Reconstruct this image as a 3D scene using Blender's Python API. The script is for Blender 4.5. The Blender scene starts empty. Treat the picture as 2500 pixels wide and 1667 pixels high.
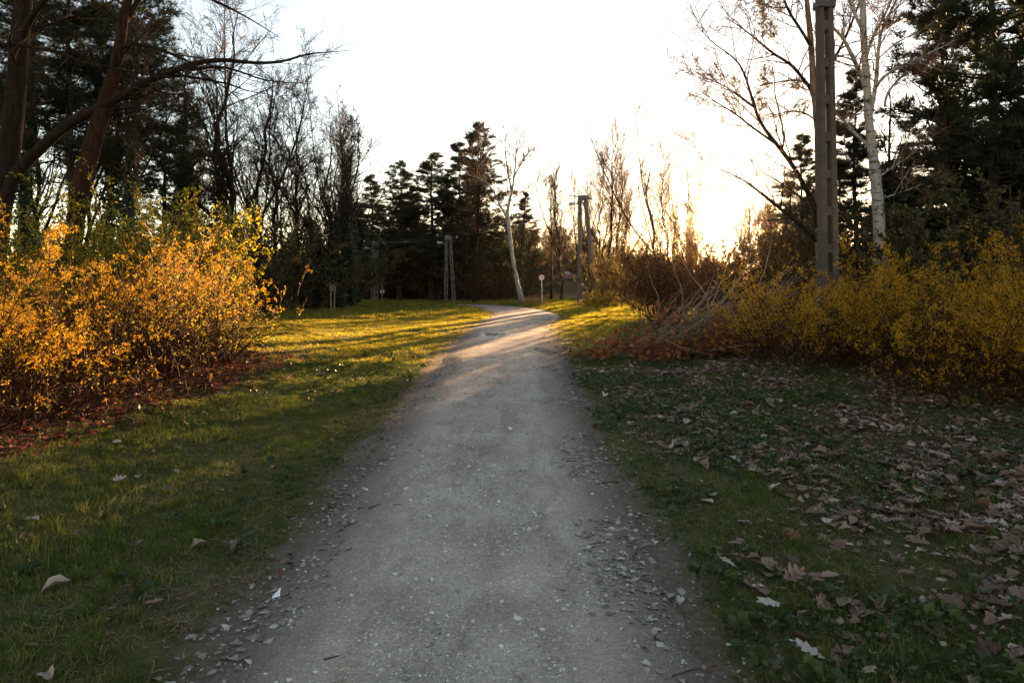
import bpy, math, time
import numpy as np
from mathutils import Vector, Matrix, Euler

T0 = time.time()
S = bpy.context.scene
COL = S.collection
R = math.radians

# ------------------------------------------------------------------ camera, sky, sun, exposure
FPX, HZ, CX, EYE = 1666.7, 693.0, 1250.0, 1.5      # focal length in photo pixels, horizon row, centre column, eye height
cam_d = bpy.data.cameras.new('camera')
cam = bpy.data.objects.new('camera', cam_d); COL.objects.link(cam)
cam.location = (0, 0, EYE); cam.rotation_euler = (R(90), 0, 0)
cam_d.sensor_width = 36; cam_d.lens = 24; cam_d.shift_y = -140.5 / 2500
cam_d.clip_start = 0.05; cam_d.clip_end = 5000
S.camera = cam

SUN_AZ, SUN_EL = R(17.3), R(4.0)
SUN_DIR = Vector((math.sin(SUN_AZ) * math.cos(SUN_EL), math.cos(SUN_AZ) * math.cos(SUN_EL), math.sin(SUN_EL)))
world = bpy.data.worlds.new('World'); S.world = world; world.use_nodes = True
wn, wl = world.node_tree.nodes, world.node_tree.links
wn.clear()
w_out = wn.new('ShaderNodeOutputWorld'); w_add = wn.new('ShaderNodeAddShader')
w_bg = wn.new('ShaderNodeBackground'); w_bg.inputs['Strength'].default_value = 0.05
sky = wn.new('ShaderNodeTexSky'); sky.sky_type = 'NISHITA'; sky.sun_disc = False
sky.sun_elevation = SUN_EL; sky.sun_rotation = SUN_AZ
sky.air_density = 0.75; sky.dust_density = 0.15; sky.ozone_density = 0.6
w_wb = wn.new('ShaderNodeMix'); w_wb.data_type = 'RGBA'; w_wb.blend_type = 'MULTIPLY'; w_wb.inputs[0].default_value = 1.0
w_wb.inputs[7].default_value = (1.19, 1.0, 0.91, 1)          # camera white balance towards warm
wl.new(sky.outputs[0], w_wb.inputs[6]); wl.new(w_wb.outputs[2], w_bg.inputs['Color'])
# the bright air round the low sun
geo = wn.new('ShaderNodeTexCoord')
dot = wn.new('ShaderNodeVectorMath'); dot.operation = 'DOT_PRODUCT'; dot.inputs[1].default_value = SUN_DIR
wl.new(geo.outputs['Generated'], dot.inputs[0])
clampn = wn.new('ShaderNodeMath'); clampn.operation = 'MAXIMUM'; clampn.inputs[1].default_value = 0.0
wl.new(dot.outputs['Value'], clampn.inputs[0])
def lobe(power, gain):
    p = wn.new('ShaderNodeMath'); p.operation = 'POWER'; p.inputs[1].default_value = power
    wl.new(clampn.outputs[0], p.inputs[0])
    m = wn.new('ShaderNodeMath'); m.operation = 'MULTIPLY'; m.inputs[1].default_value = gain
    wl.new(p.outputs[0], m.inputs[0]); return m
l1, l2 = lobe(5000, 5.0), lobe(300, 0.12)
l12 = wn.new('ShaderNodeMath'); l12.operation = 'ADD'
wl.new(l1.outputs[0], l12.inputs[0]); wl.new(l2.outputs[0], l12.inputs[1])
w_glow = wn.new('ShaderNodeBackground'); w_glow.inputs['Color'].default_value = (1.0, 0.72, 0.38, 1)
wl.new(l12.outputs[0], w_glow.inputs['Strength'])
wl.new(w_bg.outputs[0], w_add.inputs[0]); wl.new(w_glow.outputs[0], w_add.inputs[1])
wl.new(w_add.outputs[0], w_out.inputs['Surface'])

sun_d = bpy.data.lights.new('sun', 'SUN'); sun_d.energy = 4.8; sun_d.angle = R(0.5); sun_d.color = (1.0, 0.56, 0.25)
sun = bpy.data.objects.new('sun', sun_d); COL.objects.link(sun)
sun.rotation_euler = (-SUN_DIR).to_track_quat('-Z', 'Y').to_euler()
sun.location = (40, 120, 60)

S.view_settings.view_transform = 'Standard'; S.view_settings.look = 'None'
S.view_settings.gamma = 1.0; S.view_settings.exposure = 3.6
S.view_settings.use_curve_mapping = False
S.render.engine = 'CYCLES'
cy = S.cycles
cy.use_denoising = True; cy.max_bounces = 7; cy.diffuse_bounces = 3; cy.transmission_bounces = 4
cy.transparent_max_bounces = 8; cy.volume_bounces = 0; cy.caustics_reflective = False; cy.caustics_refractive = False
cy.sample_clamp_indirect = 6.0; cy.use_adaptive_sampling = True; cy.adaptive_threshold = 0.02

# ------------------------------------------------------------------ helpers: places, noise, meshes
rng = np.random.default_rng(11)
def at(px, Y): return (px - CX) / FPX * Y
def zat(py, Y): return EYE + (HZ - py) / FPX * Y
def norm(v): return v / np.maximum(np.linalg.norm(v, axis=-1, keepdims=True), 1e-9)
def sstep(a, b, x):
    t = np.clip((x - a) / (b - a), 0, 1); return t * t * (3 - 2 * t)
def _h(i, j, s):
    v = np.sin(i * 127.1 + j * 311.7 + s * 74.7) * 43758.5453
    return v - np.floor(v)
def vnoise(x, y, f, s=0):
    x = np.asarray(x, float) * f; y = np.asarray(y, float) * f
    i, j = np.floor(x), np.floor(y); u, v = x - i, y - j
    u = u * u * (3 - 2 * u); v = v * v * (3 - 2 * v)
    return (_h(i, j, s) * (1 - u) + _h(i + 1, j, s) * u) * (1 - v) + (_h(i, j + 1, s) * (1 - u) + _h(i + 1, j + 1, s) * u) * v
def fbm(x, y, f, s=0): return 0.55 * vnoise(x, y, f, s) + 0.3 * vnoise(x, y, f * 2.1, s + 3) + 0.15 * vnoise(x, y, f * 4.3, s + 7)

class MB:
    """collects vertices and faces of one mesh"""
    def __init__(s): s.v = []; s.f = []; s.n = 0; s.mi = []
    def add(s, verts, faces, mi=0):
        verts = np.asarray(verts, np.float32).reshape(-1, 3); faces = np.asarray(faces, np.int64)
        s.v.append(verts); s.f.append(faces + s.n); s.mi.append((len(faces), mi)); s.n += len(verts)
    def mesh(s, name, mats, smooth=False):
        me = bpy.data.meshes.new(name)
        v = np.concatenate(s.v); me.vertices.add(len(v)); me.vertices.foreach_set('co', v.ravel())
        loops = np.concatenate([f.ravel() for f in s.f])
        tot = np.concatenate([np.full(len(f), f.shape[1], np.int64) for f in s.f])
        me.loops.add(len(loops)); me.loops.foreach_set('vertex_index', loops.astype(np.int32))
        st = np.concatenate([[0], np.cumsum(tot)[:-1]])
        me.polygons.add(len(tot)); me.polygons.foreach_set('loop_start', st.astype(np.int32))
        me.polygons.foreach_set('loop_total', tot.astype(np.int32))
        if not isinstance(mats, (list, tuple)): mats = [mats]
        for m in mats: me.materials.append(m)
        if len(mats) > 1:
            me.polygons.foreach_set('material_index', np.concatenate([np.full(n, m, np.int32) for n, m in s.mi]))
        me.polygons.foreach_set('use_smooth', np.full(len(tot), smooth))
        me.update(calc_edges=True); return me
    def obj(s, name, mats, parent=None, smooth=False, kind=None):
        return link(name, s.mesh(name, mats, smooth), parent, kind)
    # shapes
    def tubes(s, P, Rad, k=5, mi=0, rough=0.0):
        P = np.asarray(P, float); Rad = np.asarray(Rad, float)
        if P.ndim == 2: P = P[None]; Rad = Rad[None]
        B, N = P.shape[:2]
        T = norm(np.gradient(P, axis=1))
        m = norm(P[:, -1] - P[:, 0])
        ref = np.where(np.abs(m[:, 2:3]) > 0.75, np.array([[1., 0.1, 0]]), np.array([[0, 0.1, 1.]]))
        U = norm(np.cross(np.broadcast_to(ref[:, None], T.shape), T)); V = np.cross(T, U)
        a = 2 * np.pi * np.arange(k) / k
        if rough:
            jj_ = np.arange(k); hh_ = P[:, :, 2][:, :, None]
            kn = 1 + rough * (2 * fbm(hh_ * 1.0 + jj_ * 0.0, jj_[None, None] * 1.7 + 0 * hh_, 1.6, 9) - 1) + rough * .7 * (2 * vnoise(hh_, jj_[None, None] + 0 * hh_, 5.0, 4) - 1)
            kn = kn + .5 * rough * np.cos(jj_ * 2 * np.pi * 3 / k + hh_ * .5)
        else: kn = np.ones((1, 1, 1))
        vv = P[:, :, None] + (Rad[:, :, None] * kn)[..., None] * (np.cos(a)[:, None] * U[:, :, None] + np.sin(a)[:, None] * V[:, :, None])
        b, i, j = np.meshgrid(np.arange(B), np.arange(N - 1), np.arange(k), indexing='ij')
        i0 = (b * N + i) * k + j; i1 = (b * N + i) * k + (j + 1) % k
        s.add(vv, np.stack([i0, i1, i1 + k, i0 + k], -1).reshape(-1, 4), mi)
        return s
    def cap_tube(s, P, Rad, k=10, mi=0):
        P = np.asarray(P, float); Rad = np.asarray(Rad, float)
        P2 = np.concatenate([P[:1], P, P[-1:]]); P2[0] += (P[0] - P[1]) * 1e-3; P2[-1] += (P[-1] - P[-2]) * 1e-3
        return s.tubes(P2, np.concatenate([[1e-4], Rad, [1e-4]]), k, mi)
    def box(s, c, d, rz=0.0, mi=0, M=None, taper=1.0):
        c = np.array(c, float); d = np.array(d, float) / 2
        v = np.array([[x, y, z] for z in (-1, 1) for y in (-1, 1) for x in (-1, 1)], float) * d
        v[4:, :2] *= taper
        if M is not None: v = v @ np.array(M).T
        ca, sa = math.cos(rz), math.sin(rz)
        v[:, :2] = v[:, :2] @ np.array([[ca, sa], [-sa, ca]])
        s.add(v + c, [[0, 2, 3, 1], [4, 5, 7, 6], [0, 1, 5, 4], [2, 6, 7, 3], [0, 4, 6, 2], [1, 3, 7, 5]], mi); return s
    def stamp(s, V, Fc, M, pos, mi=0):
        """copies of a small template: V (n,3), M (B,3,3) scaled rotations, pos (B,3)"""
        B = len(pos); n = len(V)
        vv = np.einsum('bij,nj->bni', M, V) + pos[:, None]
        Fc = np.asarray(Fc); ff = (Fc[None] + (np.arange(B) * n)[:, None, None]).reshape(-1, Fc.shape[1])
        s.add(vv, ff, mi); return s

def link(name, me, parent=None, kind=None):
    o = bpy.data.objects.new(name, me); COL.objects.link(o)
    if parent is not None: o.parent = parent
    if kind: o['kind'] = kind
    return o
def thing(name, label, cat, loc=(0, 0, 0), rz=0.0, group=None, scale=1.0):
    o = bpy.data.objects.new(name, None); COL.objects.link(o)
    o.location = loc; o.rotation_euler = (0, 0, rz); o.scale = (scale,) * 3 if np.isscalar(scale) else scale
    o.empty_display_size = 0.2
    return tag(o, label, cat, group)
def tag(o, label, cat, group=None):
    o['label'] = label; o['category'] = cat
    if group: o['group'] = group
    return o
def dup(root, label, loc, rz, scale, group=None):
    """a copy of a thing with copies of its parts and sub-parts"""
    r = root.copy(); COL.objects.link(r)
    r.location = loc; r.rotation_euler = (0, 0, rz); r.scale = scale
    r['label'] = label
    if group: r['group'] = group
    elif 'group' in r: del r['group']
    for ch in list(root.children):
        c = ch.copy(); COL.objects.link(c); c.parent = r
        for g in list(ch.children):
            d = g.copy(); COL.objects.link(d); d.parent = c
    return r

def frames(d, roll, rg=None):
    """rotation matrices whose columns are (side, dir, normal) for directions d (B,3)"""
    d = norm(d)
    ref = np.where(np.abs(d[:, 2:3]) > 0.9, np.array([[1., 0, 0]]), np.array([[0, 0, 1.]]))
    a = norm(np.cross(d, ref)); n = np.cross(a, d)
    c, s_ = np.cos(roll)[:, None], np.sin(roll)[:, None]
    x = a * c + n * s_; z = -a * s_ + n * c
    return np.stack([x, d, z], -1)
def randdir(n, rg): return norm(rg.normal(size=(n, 3)))

# ------------------------------------------------------------------ materials
def mat(name):
    m = bpy.data.materials.new(name); m.use_nodes = True
    nt = m.node_tree; nt.nodes.clear()
    out = nt.nodes.new('ShaderNodeOutputMaterial'); return m, nt.nodes, nt.links, out
def ramp(n, l, fac, stops):
    r = n.new('ShaderNodeValToRGB'); el = r.color_ramp.elements
    while len(el) < len(stops): el.new(0.5)
    for e, (p, c) in zip(el, stops): e.position = p; e.color = (*c, 1)
    if fac is not None: l.new(fac, r.inputs[0])
    return r
def noise(n, l, scale, detail=4, rough=0.6, vec=None, dist=0.0):
    t = n.new('ShaderNodeTexNoise'); t.inputs['Scale'].default_value = scale; t.inputs['Detail'].default_value = detail
    t.inputs['Roughness'].default_value = rough; t.inputs['Distortion'].default_value = dist
    if vec is not None: l.new(vec, t.inputs['Vector'])
    return t
def objco(n, l, scale=(1, 1, 1)):
    tc = n.new('ShaderNodeTexCoord'); mp = n.new('ShaderNodeMapping'); mp.inputs['Scale'].default_value = scale
    l.new(tc.outputs['Object'], mp.inputs[0]); return mp.outputs[0]
def mixc(n, l, f, a, b):
    m = n.new('ShaderNodeMix'); m.data_type = 'RGBA'
    for sock, v in ((0, f), (6, a), (7, b)):
        if isinstance(v, (int, float)): m.inputs[sock].default_value = v
        elif isinstance(v, tuple): m.inputs[sock].default_value = (*v, 1)
        else: l.new(v, m.inputs[sock])
    return m.outputs[2]
def bump(n, l, h, strength, dist=0.02):
    b = n.new('ShaderNodeBump'); b.inputs['Strength'].default_value = strength; b.inputs['Distance'].default_value = dist
    l.new(h, b.inputs['Height']); return b.outputs[0]
def solid(name, col, rough=0.7, metal=0.0, var=0.25, scale=8.0, bmp=0.15):
    m, n, l, out = mat(name); p = n.new('ShaderNodeBsdfPrincipled')
    v = objco(n, l); t = noise(n, l, scale, 5, 0.65, v)
    r = ramp(n, l, t.outputs[0], [(0.3, tuple(c * (1 - var) for c in col)), (0.7, tuple(min(1, c * (1 + var)) for c in col))])
    l.new(r.outputs[0], p.inputs['Base Color']); p.inputs['Roughness'].default_value = rough; p.inputs['Metallic'].default_value = metal
    if bmp: l.new(bump(n, l, t.outputs[0], bmp, 0.01), p.inputs['Normal'])
    if 'twig' in name or 'cane' in name: p.inputs['Specular IOR Level'].default_value = 0.05
    l.new(p.outputs[0], out.inputs[0]); return m
def bark(name, c1, c2, stretch=(9, 9, 1.6), rough=0.9, bmp=0.6):
    m, n, l, out = mat(name); p = n.new('ShaderNodeBsdfPrincipled')
    v = objco(n, l, stretch); t = noise(n, l, 1.6, 6, 0.7, v, 0.4); t2 = noise(n, l, 0.25, 3, 0.6, v)
    r = ramp(n, l, t.outputs[0], [(0.32, c1), (0.68, c2)])
    moss = ramp(n, l, t2.outputs[0], [(0.55, (0, 0, 0)), (0.75, (0.6, 0.6, 0.6))])
    c = mixc(n, l, moss.outputs[0], r.outputs[0], (c2[0] * 0.9, c2[1] * 1.15, c2[2] * 0.7))
    l.new(c, p.inputs['Base Color']); p.inputs['Roughness'].default_value = rough
    p.inputs['Specular IOR Level'].default_value = 0.04
    l.new(bump(n, l, t.outputs[0], bmp, 0.03), p.inputs['Normal'])
    l.new(p.outputs[0], out.inputs[0]); return m
def birch_bark(name):
    m, n, l, out = mat(name); p = n.new('ShaderNodeBsdfPrincipled')
    v = objco(n, l, (3, 3, 14)); t = noise(n, l, 1.3, 4, 0.65, v, 0.3)
    v2 = objco(n, l, (5, 5, 2.2)); t2 = noise(n, l, 1.0, 5, 0.7, v2, 0.8)
    r = ramp(n, l, t.outputs[0], [(0.38, (0.03, 0.026, 0.023)), (0.45, (0.25, 0.23, 0.21))])
    r2 = ramp(n, l, t2.outputs[0], [(0.36, (0.05, 0.045, 0.04)), (0.46, (1, 1, 1))])
    mx = n.new('ShaderNodeMix'); mx.data_type = 'RGBA'; mx.blend_type = 'MULTIPLY'; mx.inputs[0].default_value = 1
    l.new(r.outputs[0], mx.inputs[6]); l.new(r2.outputs[0], mx.inputs[7])
    l.new(mx.outputs[2], p.inputs['Base Color']); p.inputs['Roughness'].default_value = 0.75
    l.new(bump(n, l, t2.outputs[0], 0.4, 0.02), p.inputs['Normal'])
    l.new(p.outputs[0], out.inputs[0]); return m
def leaf(name, stops, transl=0.45, rough=0.6, per_obj=False, tint=(1.25, 1.15, 0.7), spec=0.25):
    """leaf, petal or needle: colour varies from piece to piece, light shines through"""
    m, n, l, out = mat(name); p = n.new('ShaderNodeBsdfPrincipled'); tr = n.new('ShaderNodeBsdfTranslucent')
    if per_obj:
        oi = n.new('ShaderNodeObjectInfo'); g = n.new('ShaderNodeNewGeometry')
        ad = n.new('ShaderNodeMath'); ad.operation = 'ADD'; l.new(oi.outputs['Random'], ad.inputs[0])
        mu = n.new('ShaderNodeMath'); mu.operation = 'MULTIPLY'; mu.inputs[1].default_value = 0.37
        l.new(g.outputs['Random Per Island'], mu.inputs[0]); l.new(mu.outputs[0], ad.inputs[1])
        fr = n.new('ShaderNodeMath'); fr.operation = 'FRACT'; l.new(ad.outputs[0], fr.inputs[0]); fac = fr.outputs[0]
    else:
        g = n.new('ShaderNodeNewGeometry'); fac = g.outputs['Random Per Island']
    r = ramp(n, l, fac, stops)
    l.new(r.outputs[0], p.inputs['Base Color']); p.inputs['Roughness'].default_value = rough
    p.inputs['Specular IOR Level'].default_value = spec
    mx = n.new('ShaderNodeMix'); mx.data_type = 'RGBA'; mx.blend_type = 'MULTIPLY'; mx.inputs[0].default_value = 1
    l.new(r.outputs[0], mx.inputs[6]); mx.inputs[7].default_value = (*tint, 1); l.new(mx.outputs[2], tr.inputs['Color'])
    ms = n.new('ShaderNodeMixShader'); ms.inputs[0].default_value = transl
    l.new(p.outputs[0], ms.inputs[1]); l.new(tr.outputs[0], ms.inputs[2]); l.new(ms.outputs[0], out.inputs[0]); return m

M_BARK = bark('bark_brown', (0.008, 0.006, 0.005), (0.028, 0.019, 0.014))
M_BARKD = bark('bark_dark', (0.014, 0.011, 0.009), (0.05, 0.037, 0.029))
M_TWIG = solid('twig_brown', (0.060, 0.040, 0.028), 0.85, bmp=0)
M_TWIGR = solid('twig_rust', (0.11, 0.058, 0.034), 0.8, bmp=0)
M_CANE = solid('cane_red_brown', (0.042, 0.017, 0.010), 0.7, bmp=0)
M_DRY = solid('dry_cane', (0.21, 0.155, 0.115), 0.8, bmp=0)
M_BIRCH = birch_bark('birch_bark')
M_NEEDLE = leaf('needles_dark', [(0.0, (0.010, 0.019, 0.010)), (0.7, (0.020, 0.033, 0.016)), (1.0, (0.045, 0.048, 0.02))], 0.22)
M_NEEDLE2 = leaf('needles_grey_green', [(0.0, (0.014, 0.024, 0.017)), (1.0, (0.034, 0.048, 0.034))], 0.2)
M_IVY = leaf('ivy_leaves', [(0.0, (0.009, 0.018, 0.008)), (1.0, (0.028, 0.042, 0.015))], 0.18, 0.35, spec=0.5)
M_PETAL = leaf('yellow_petals', [(0.0, (0.36, 0.145, 0.004)), (0.5, (0.49, 0.245, 0.006)), (1.0, (0.62, 0.36, 0.010))], 0.40, 0.6, tint=(1.0, 1.05, 0.6))
M_SPRING = leaf('spring_leaves', [(0.0, (0.09, 0.11, 0.015)), (0.6, (0.17, 0.17, 0.02)), (1.0, (0.32, 0.25, 0.03))], 0.5)
M_GREENLF = leaf('green_leaves', [(0.0, (0.028, 0.04, 0.012)), (0.7, (0.07, 0.07, 0.02)), (1.0, (0.15, 0.09, 0.025))], 0.45)
M_RUSTGR = leaf('rusty_green_leaves', [(0.0, (0.05, 0.05, 0.014)), (0.6, (0.12, 0.085, 0.022)), (1.0, (0.22, 0.10, 0.03))], 0.5)
M_DARKLF = leaf('dark_leaves', [(0.0, (0.02, 0.03, 0.012)), (0.8, (0.06, 0.055, 0.02)), (1.0, (0.14, 0.075, 0.02))], 0.3)
M_RUSTLF = leaf('rust_leaves', [(0.0, (0.13, 0.045, 0.018)), (0.6, (0.24, 0.085, 0.03)), (1.0, (0.36, 0.17, 0.07))], 0.4, tint=(1.2, 0.9, 0.6))
M_LITTER = leaf('fallen_leaf', [(0.0, (0.060, 0.028, 0.017)), (0.35, (0.14, 0.075, 0.047)), (0.75, (0.23, 0.145, 0.098)), (0.92, (0.32, 0.235, 0.18)), (1.0, (0.46, 0.385, 0.325))], 0.18, 0.55, True, (1.1, 0.9, 0.7), spec=0.4)
M_LITGREY = leaf('fallen_leaf_grey', [(0.0, (0.11, 0.085, 0.066)), (0.6, (0.26, 0.22, 0.185)), (1.0, (0.46, 0.42, 0.37))], 0.1, 0.6, True, (1, 1, 1), spec=0.4)
M_LITRED = leaf('fallen_leaf_red', [(0.0, (0.06, 0.022, 0.014)), (0.6, (0.14, 0.045, 0.026)), (1.0, (0.26, 0.15, 0.10))], 0.25, 0.5, True, (1.2, 0.8, 0.6), spec=0.4)
M_GRASS = leaf('grass_sunlit_tint', [(0.0, (0.040, 0.058, 0.014)), (0.45, (0.10, 0.115, 0.022)), (0.75, (0.17, 0.16, 0.032)), (1.0, (0.30, 0.23, 0.10))], 0.68, 0.6, True, (1.85, 1.7, 0.55))  # brighter copy of the lawn grass: sunlit look put into colour and tint
M_GRASSN = leaf('short_grass', [(0.0, (0.036, 0.058, 0.014)), (0.5, (0.080, 0.11, 0.024)), (0.8, (0.13, 0.15, 0.035)), (1.0, (0.24, 0.19, 0.09))], 0.42, 0.65, True, (1.2, 1.25, 0.55), spec=.15)
M_WEED = leaf('weed_leaves', [(0.0, (0.018, 0.036, 0.012)), (1.0, (0.055, 0.08, 0.024))], 0.3, 0.5, True)
M_STRAW = leaf('dry_grass', [(0.0, (0.13, 0.08, 0.04)), (1.0, (0.30, 0.20, 0.10))], 0.4)
M_STONE = leaf('path_stone', [(0.0, (0.20, 0.185, 0.165)), (0.7, (0.38, 0.36, 0.33)), (1.0, (0.60, 0.575, 0.54))], 0.0, 0.8, True)
M_CONC = solid('weathered_concrete', (0.055, 0.041, 0.033), 0.9, var=0.3, scale=6, bmp=0.4)
M_CONCG = solid('grey_concrete', (0.10, 0.10, 0.10), 0.9, var=0.2, scale=3)
M_WOODP = solid('weathered_post', (0.11, 0.085, 0.07), 0.9, var=0.35, scale=5, bmp=0.4)
M_METAL = solid('grey_metal', (0.42, 0.42, 0.42), 0.45, 0.8, 0.12, 6)
M_STEEL = solid('galvanised_steel', (0.5, 0.52, 0.54), 0.5, 0.5, 0.1, 4)
M_DARKM = solid('dark_iron', (0.05, 0.045, 0.042), 0.6, 0.5, 0.2, 6)
M_WIRE = solid('wire', (0.08, 0.08, 0.08), 0.6, 0.2, 0.05, 2, 0)
M_WHITE = solid('white_paint', (0.72, 0.72, 0.74), 0.5, 0, 0.06, 4, 0)
M_RED = solid('sign_red', (0.36, 0.02, 0.035), 0.5, 0, 0.06, 4, 0)
M_BLACK = solid('sign_black', (0.02, 0.025, 0.035), 0.5, 0, 0.05, 4, 0)
M_CARRED = solid('car_paint_red', (0.085, 0.010, 0.013), 0.25, 0.1, 0.05, 2, 0)
M_GLASS = solid('car_glass_sky_tone', (0.22, 0.21, 0.19), 0.06, 0, 0.05, 2, 0)  # sky seen through the windows is put into the colour as a pale tone
M_TYRE = solid('tyre_rubber', (0.02, 0.02, 0.02), 0.85, 0, 0.1, 8)
M_LAMPG = solid('headlamp_glass', (0.8, 0.8, 0.82), 0.1, 0.6, 0.03, 2, 0)
M_PAPER = solid('paper', (0.68, 0.69, 0.72), 0.7, 0, 0.08, 14)

# ------------------------------------------------------------------ the ground and the path
GY = np.array([-8, 2.57, 4.12, 7.0, 9.7, 15.9, 23.4, 28.7, 31.6, 35.0])
GL = np.array([-1.05, -1.02, -1.05, -1.12, -1.17, -1.22, -1.2, -0.86, -0.7, -0.75])
GR = np.array([0.62, 0.62, 0.63, 0.64, 0.70, 0.88, 1.10, 1.55, 2.0, 1.9])
AL = np.array([[-1.15, 25.5], [-0.9, 28.5], [-0.62, 31.5], [-0.85, 36], [-1.5, 41.5], [-2.3, 45.5], [-4.2, 47.6], [-9, 49.3], [-20, 51], [-45, 53]])
AR = np.array([[1.25, 25.5], [1.6, 28.7], [2.0, 31.6], [1.85, 35.5], [1.15, 41.5], [-0.25, 46.3], [-2.4, 49.6], [-8, 52.2], [-20, 54.2], [-45, 56.4]])
def path_u(x, y):
    """signed place across the path: |u| < 1 on it"""
    x = np.asarray(x, float); y = np.asarray(y, float)
    l = np.interp(y, np.concatenate([GY[:7], AL[1:7, 1]]), np.concatenate([GL[:7], AL[1:7, 0]]))
    r = np.interp(y, np.concatenate([GY[:7], AR[1:6, 1]]), np.concatenate([GR[:7], AR[1:6, 0]]))
    u = (x - (l + r) / 2) / ((r - l) / 2)
    yl = np.interp(x, AL[5:, 0][::-1], AL[5:, 1][::-1]); yr = np.interp(x, AR[5:, 0][::-1], AR[5:, 1][::-1])
    u2 = (y - (yl + yr) / 2) / np.maximum((yr - yl) / 2, 0.3)
    return np.where((x < -2.0) & (y > 45.6), u2, np.where(y < 46.4, u, np.where(x > -2.0, np.maximum(np.abs(u2), 1.0) + np.maximum(0, (y - 46.4)) * 0.4, u2)))
def emb_top(x): return np.clip(0.7 + (x + 20) * 0.05, 0.6, 2.0)
def gh(x, y):
    x = np.asarray(x, float); y = np.asarray(y, float)
    u = np.abs(path_u(x, y)); w = sstep(0.95, 1.9, u)
    h = -0.035 + 0.035 * sstep(0.9, 1.3, u)
    h = h + w * (0.07 * (fbm(x, y, 0.35, 1) - 0.5) + 0.05 * (vnoise(x, y, 1.7, 5) - 0.5)) + 0.012 * (vnoise(x, y, 4.5, 8) - 0.5)
    h = h + 0.16 * sstep(41, 46.5, y) * sstep(-1.9, -5, x) * (1 - sstep(46.5, 49, y)) * w          # low grass bank inside the bend
    h = h + 0.10 * w * sstep(44, 48, y) * sstep(-2, 1, x) + 0.25 * sstep(1.6, 5, x) * sstep(3, 9, y) * (0.4 + 0.6 * vnoise(x, y, 0.3, 21)) * (1 - sstep(22, 34, y))
    h = h + 0.22 * sstep(-3.6, -6, x) * (1 - sstep(18, 30, y)) * sstep(0, 4, y)
    return h
def gh1(x, y): return float(gh(np.array([x]), np.array([y]))[0])

def axis(parts):
    return np.concatenate([np.arange(a, b, s) for a, b, s in parts] + [[parts[-1][1]]])
gx = axis([(-600, -200, 100), (-200, -60, 20), (-60, -16, 2), (-16, -5, 0.3), (-5, 5, 0.11), (5, 14, 0.3), (14, 60, 2), (60, 200, 20), (200, 600, 100)])
gy = axis([(-80, -10, 10), (-10, 1.8, 0.8), (1.8, 9, 0.11), (9, 20, 0.2), (20, 64, 0.4), (64, 140, 4), (140, 700, 80)])
X, Yg = np.meshgrid(gx, gy)
Zg = gh(X, Yg)
mb = MB(); nx_, ny_ = len(gx), len(gy)
ii, jj = np.meshgrid(np.arange(ny_ - 1), np.arange(nx_ - 1), indexing='ij')
q = ii * nx_ + jj
mb.add(np.stack([X, Yg, Zg], -1), np.stack([q, q + 1, q + nx_ + 1, q + nx_], -1).reshape(-1, 4))
def verge_mask(x, y):
    u = np.abs(path_u(x, y)); e = 1.32 + 0.28 * (fbm(x, y, 1.1, 33) - 0.5) + 0.12 * (vnoise(x, y, 5, 35) - .5)
    e = e - 0.22 * sstep(14, 26, y)
    return sstep(e - 0.10, e + 0.14, u)       # 0 bare soil .. 1 grass
def litter_mask(x, y):
    r_ = sstep(0.95, 1.9, x + 1.2 * (fbm(x, y, 0.6, 41) - 0.5)) * (1 - sstep(15, 22, y)) * (0.65 + 0.35 * sstep(2.2, 4, x))
    l_ = sstep(-3.8, -4.3, x + 0.9 * (fbm(x, y, 0.7, 43) - 0.5)) * (1 - sstep(11.5, 14.5, y))
    far = sstep(56, 62, y) * 0.8
    return np.maximum(np.maximum(r_ * (0.45 + 0.55 * sstep(0.35, 0.6, fbm(x, y, 0.5, 47))), l_), far)

def ground_mat():
    m, n, l, out = mat('ground_soil_grass'); p = n.new('ShaderNodeBsdfPrincipled')
    ag = n.new('ShaderNodeAttribute'); ag.attribute_name = 'grassy'
    al = n.new('ShaderNodeAttribute'); al.attribute_name = 'litter'
    v = objco(n, l); f1 = noise(n, l, 26, 6, 0.75, v); f2 = noise(n, l, 2.2, 4, 0.6, v); f3 = noise(n, l, 120, 3, 0.7, v)
    soil = ramp(n, l, f1.outputs[0], [(0.28, (0.065, 0.051, 0.040)), (0.55, (0.145, 0.118, 0.095)), (0.75, (0.23, 0.195, 0.165))])
    grass = ramp(n, l, f1.outputs[0], [(0.3, (0.030, 0.038, 0.012)), (0.7, (0.10, 0.105, 0.028))])
    dry = ramp(n, l, f2.outputs[0], [(0.42, (0, 0, 0)), (0.66, (0.6, 0.6, 0.6))])
    grass2 = mixc(n, l, dry.outputs[0], grass.outputs[0], (0.13, 0.095, 0.035))
    lit = ramp(n, l, f1.outputs[0], [(0.3, (0.030, 0.017, 0.011)), (0.7, (0.13, 0.075, 0.045))])
    c = mixc(n, l, ag.outputs['Fac'], soil.outputs[0], grass2)
    c = mixc(n, l, al.outputs['Fac'], c, lit.outputs[0])
    l.new(c, p.inputs['Base Color']); p.inputs['Roughness'].default_value = 0.95; p.inputs['Specular IOR Level'].default_value = 0.15
    ad = n.new('ShaderNodeMath'); ad.operation = 'ADD'; l.new(f1.outputs[0], ad.inputs[0]); l.new(f3.outputs[0], ad.inputs[1])
    l.new(bump(n, l, ad.outputs[0], 0.7, 0.02), p.inputs['Normal']); l.new(p.outputs[0], out.inputs[0]); return m
ground = mb.obj('ground', ground_mat(), smooth=True, kind='structure')
for nm, fn in (('grassy', verge_mask), ('litter', litter_mask)):
    a = ground.data.attributes.new(nm, 'FLOAT', 'POINT'); a.data.foreach_set('value', fn(X, Yg).ravel().astype(np.float32))

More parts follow.
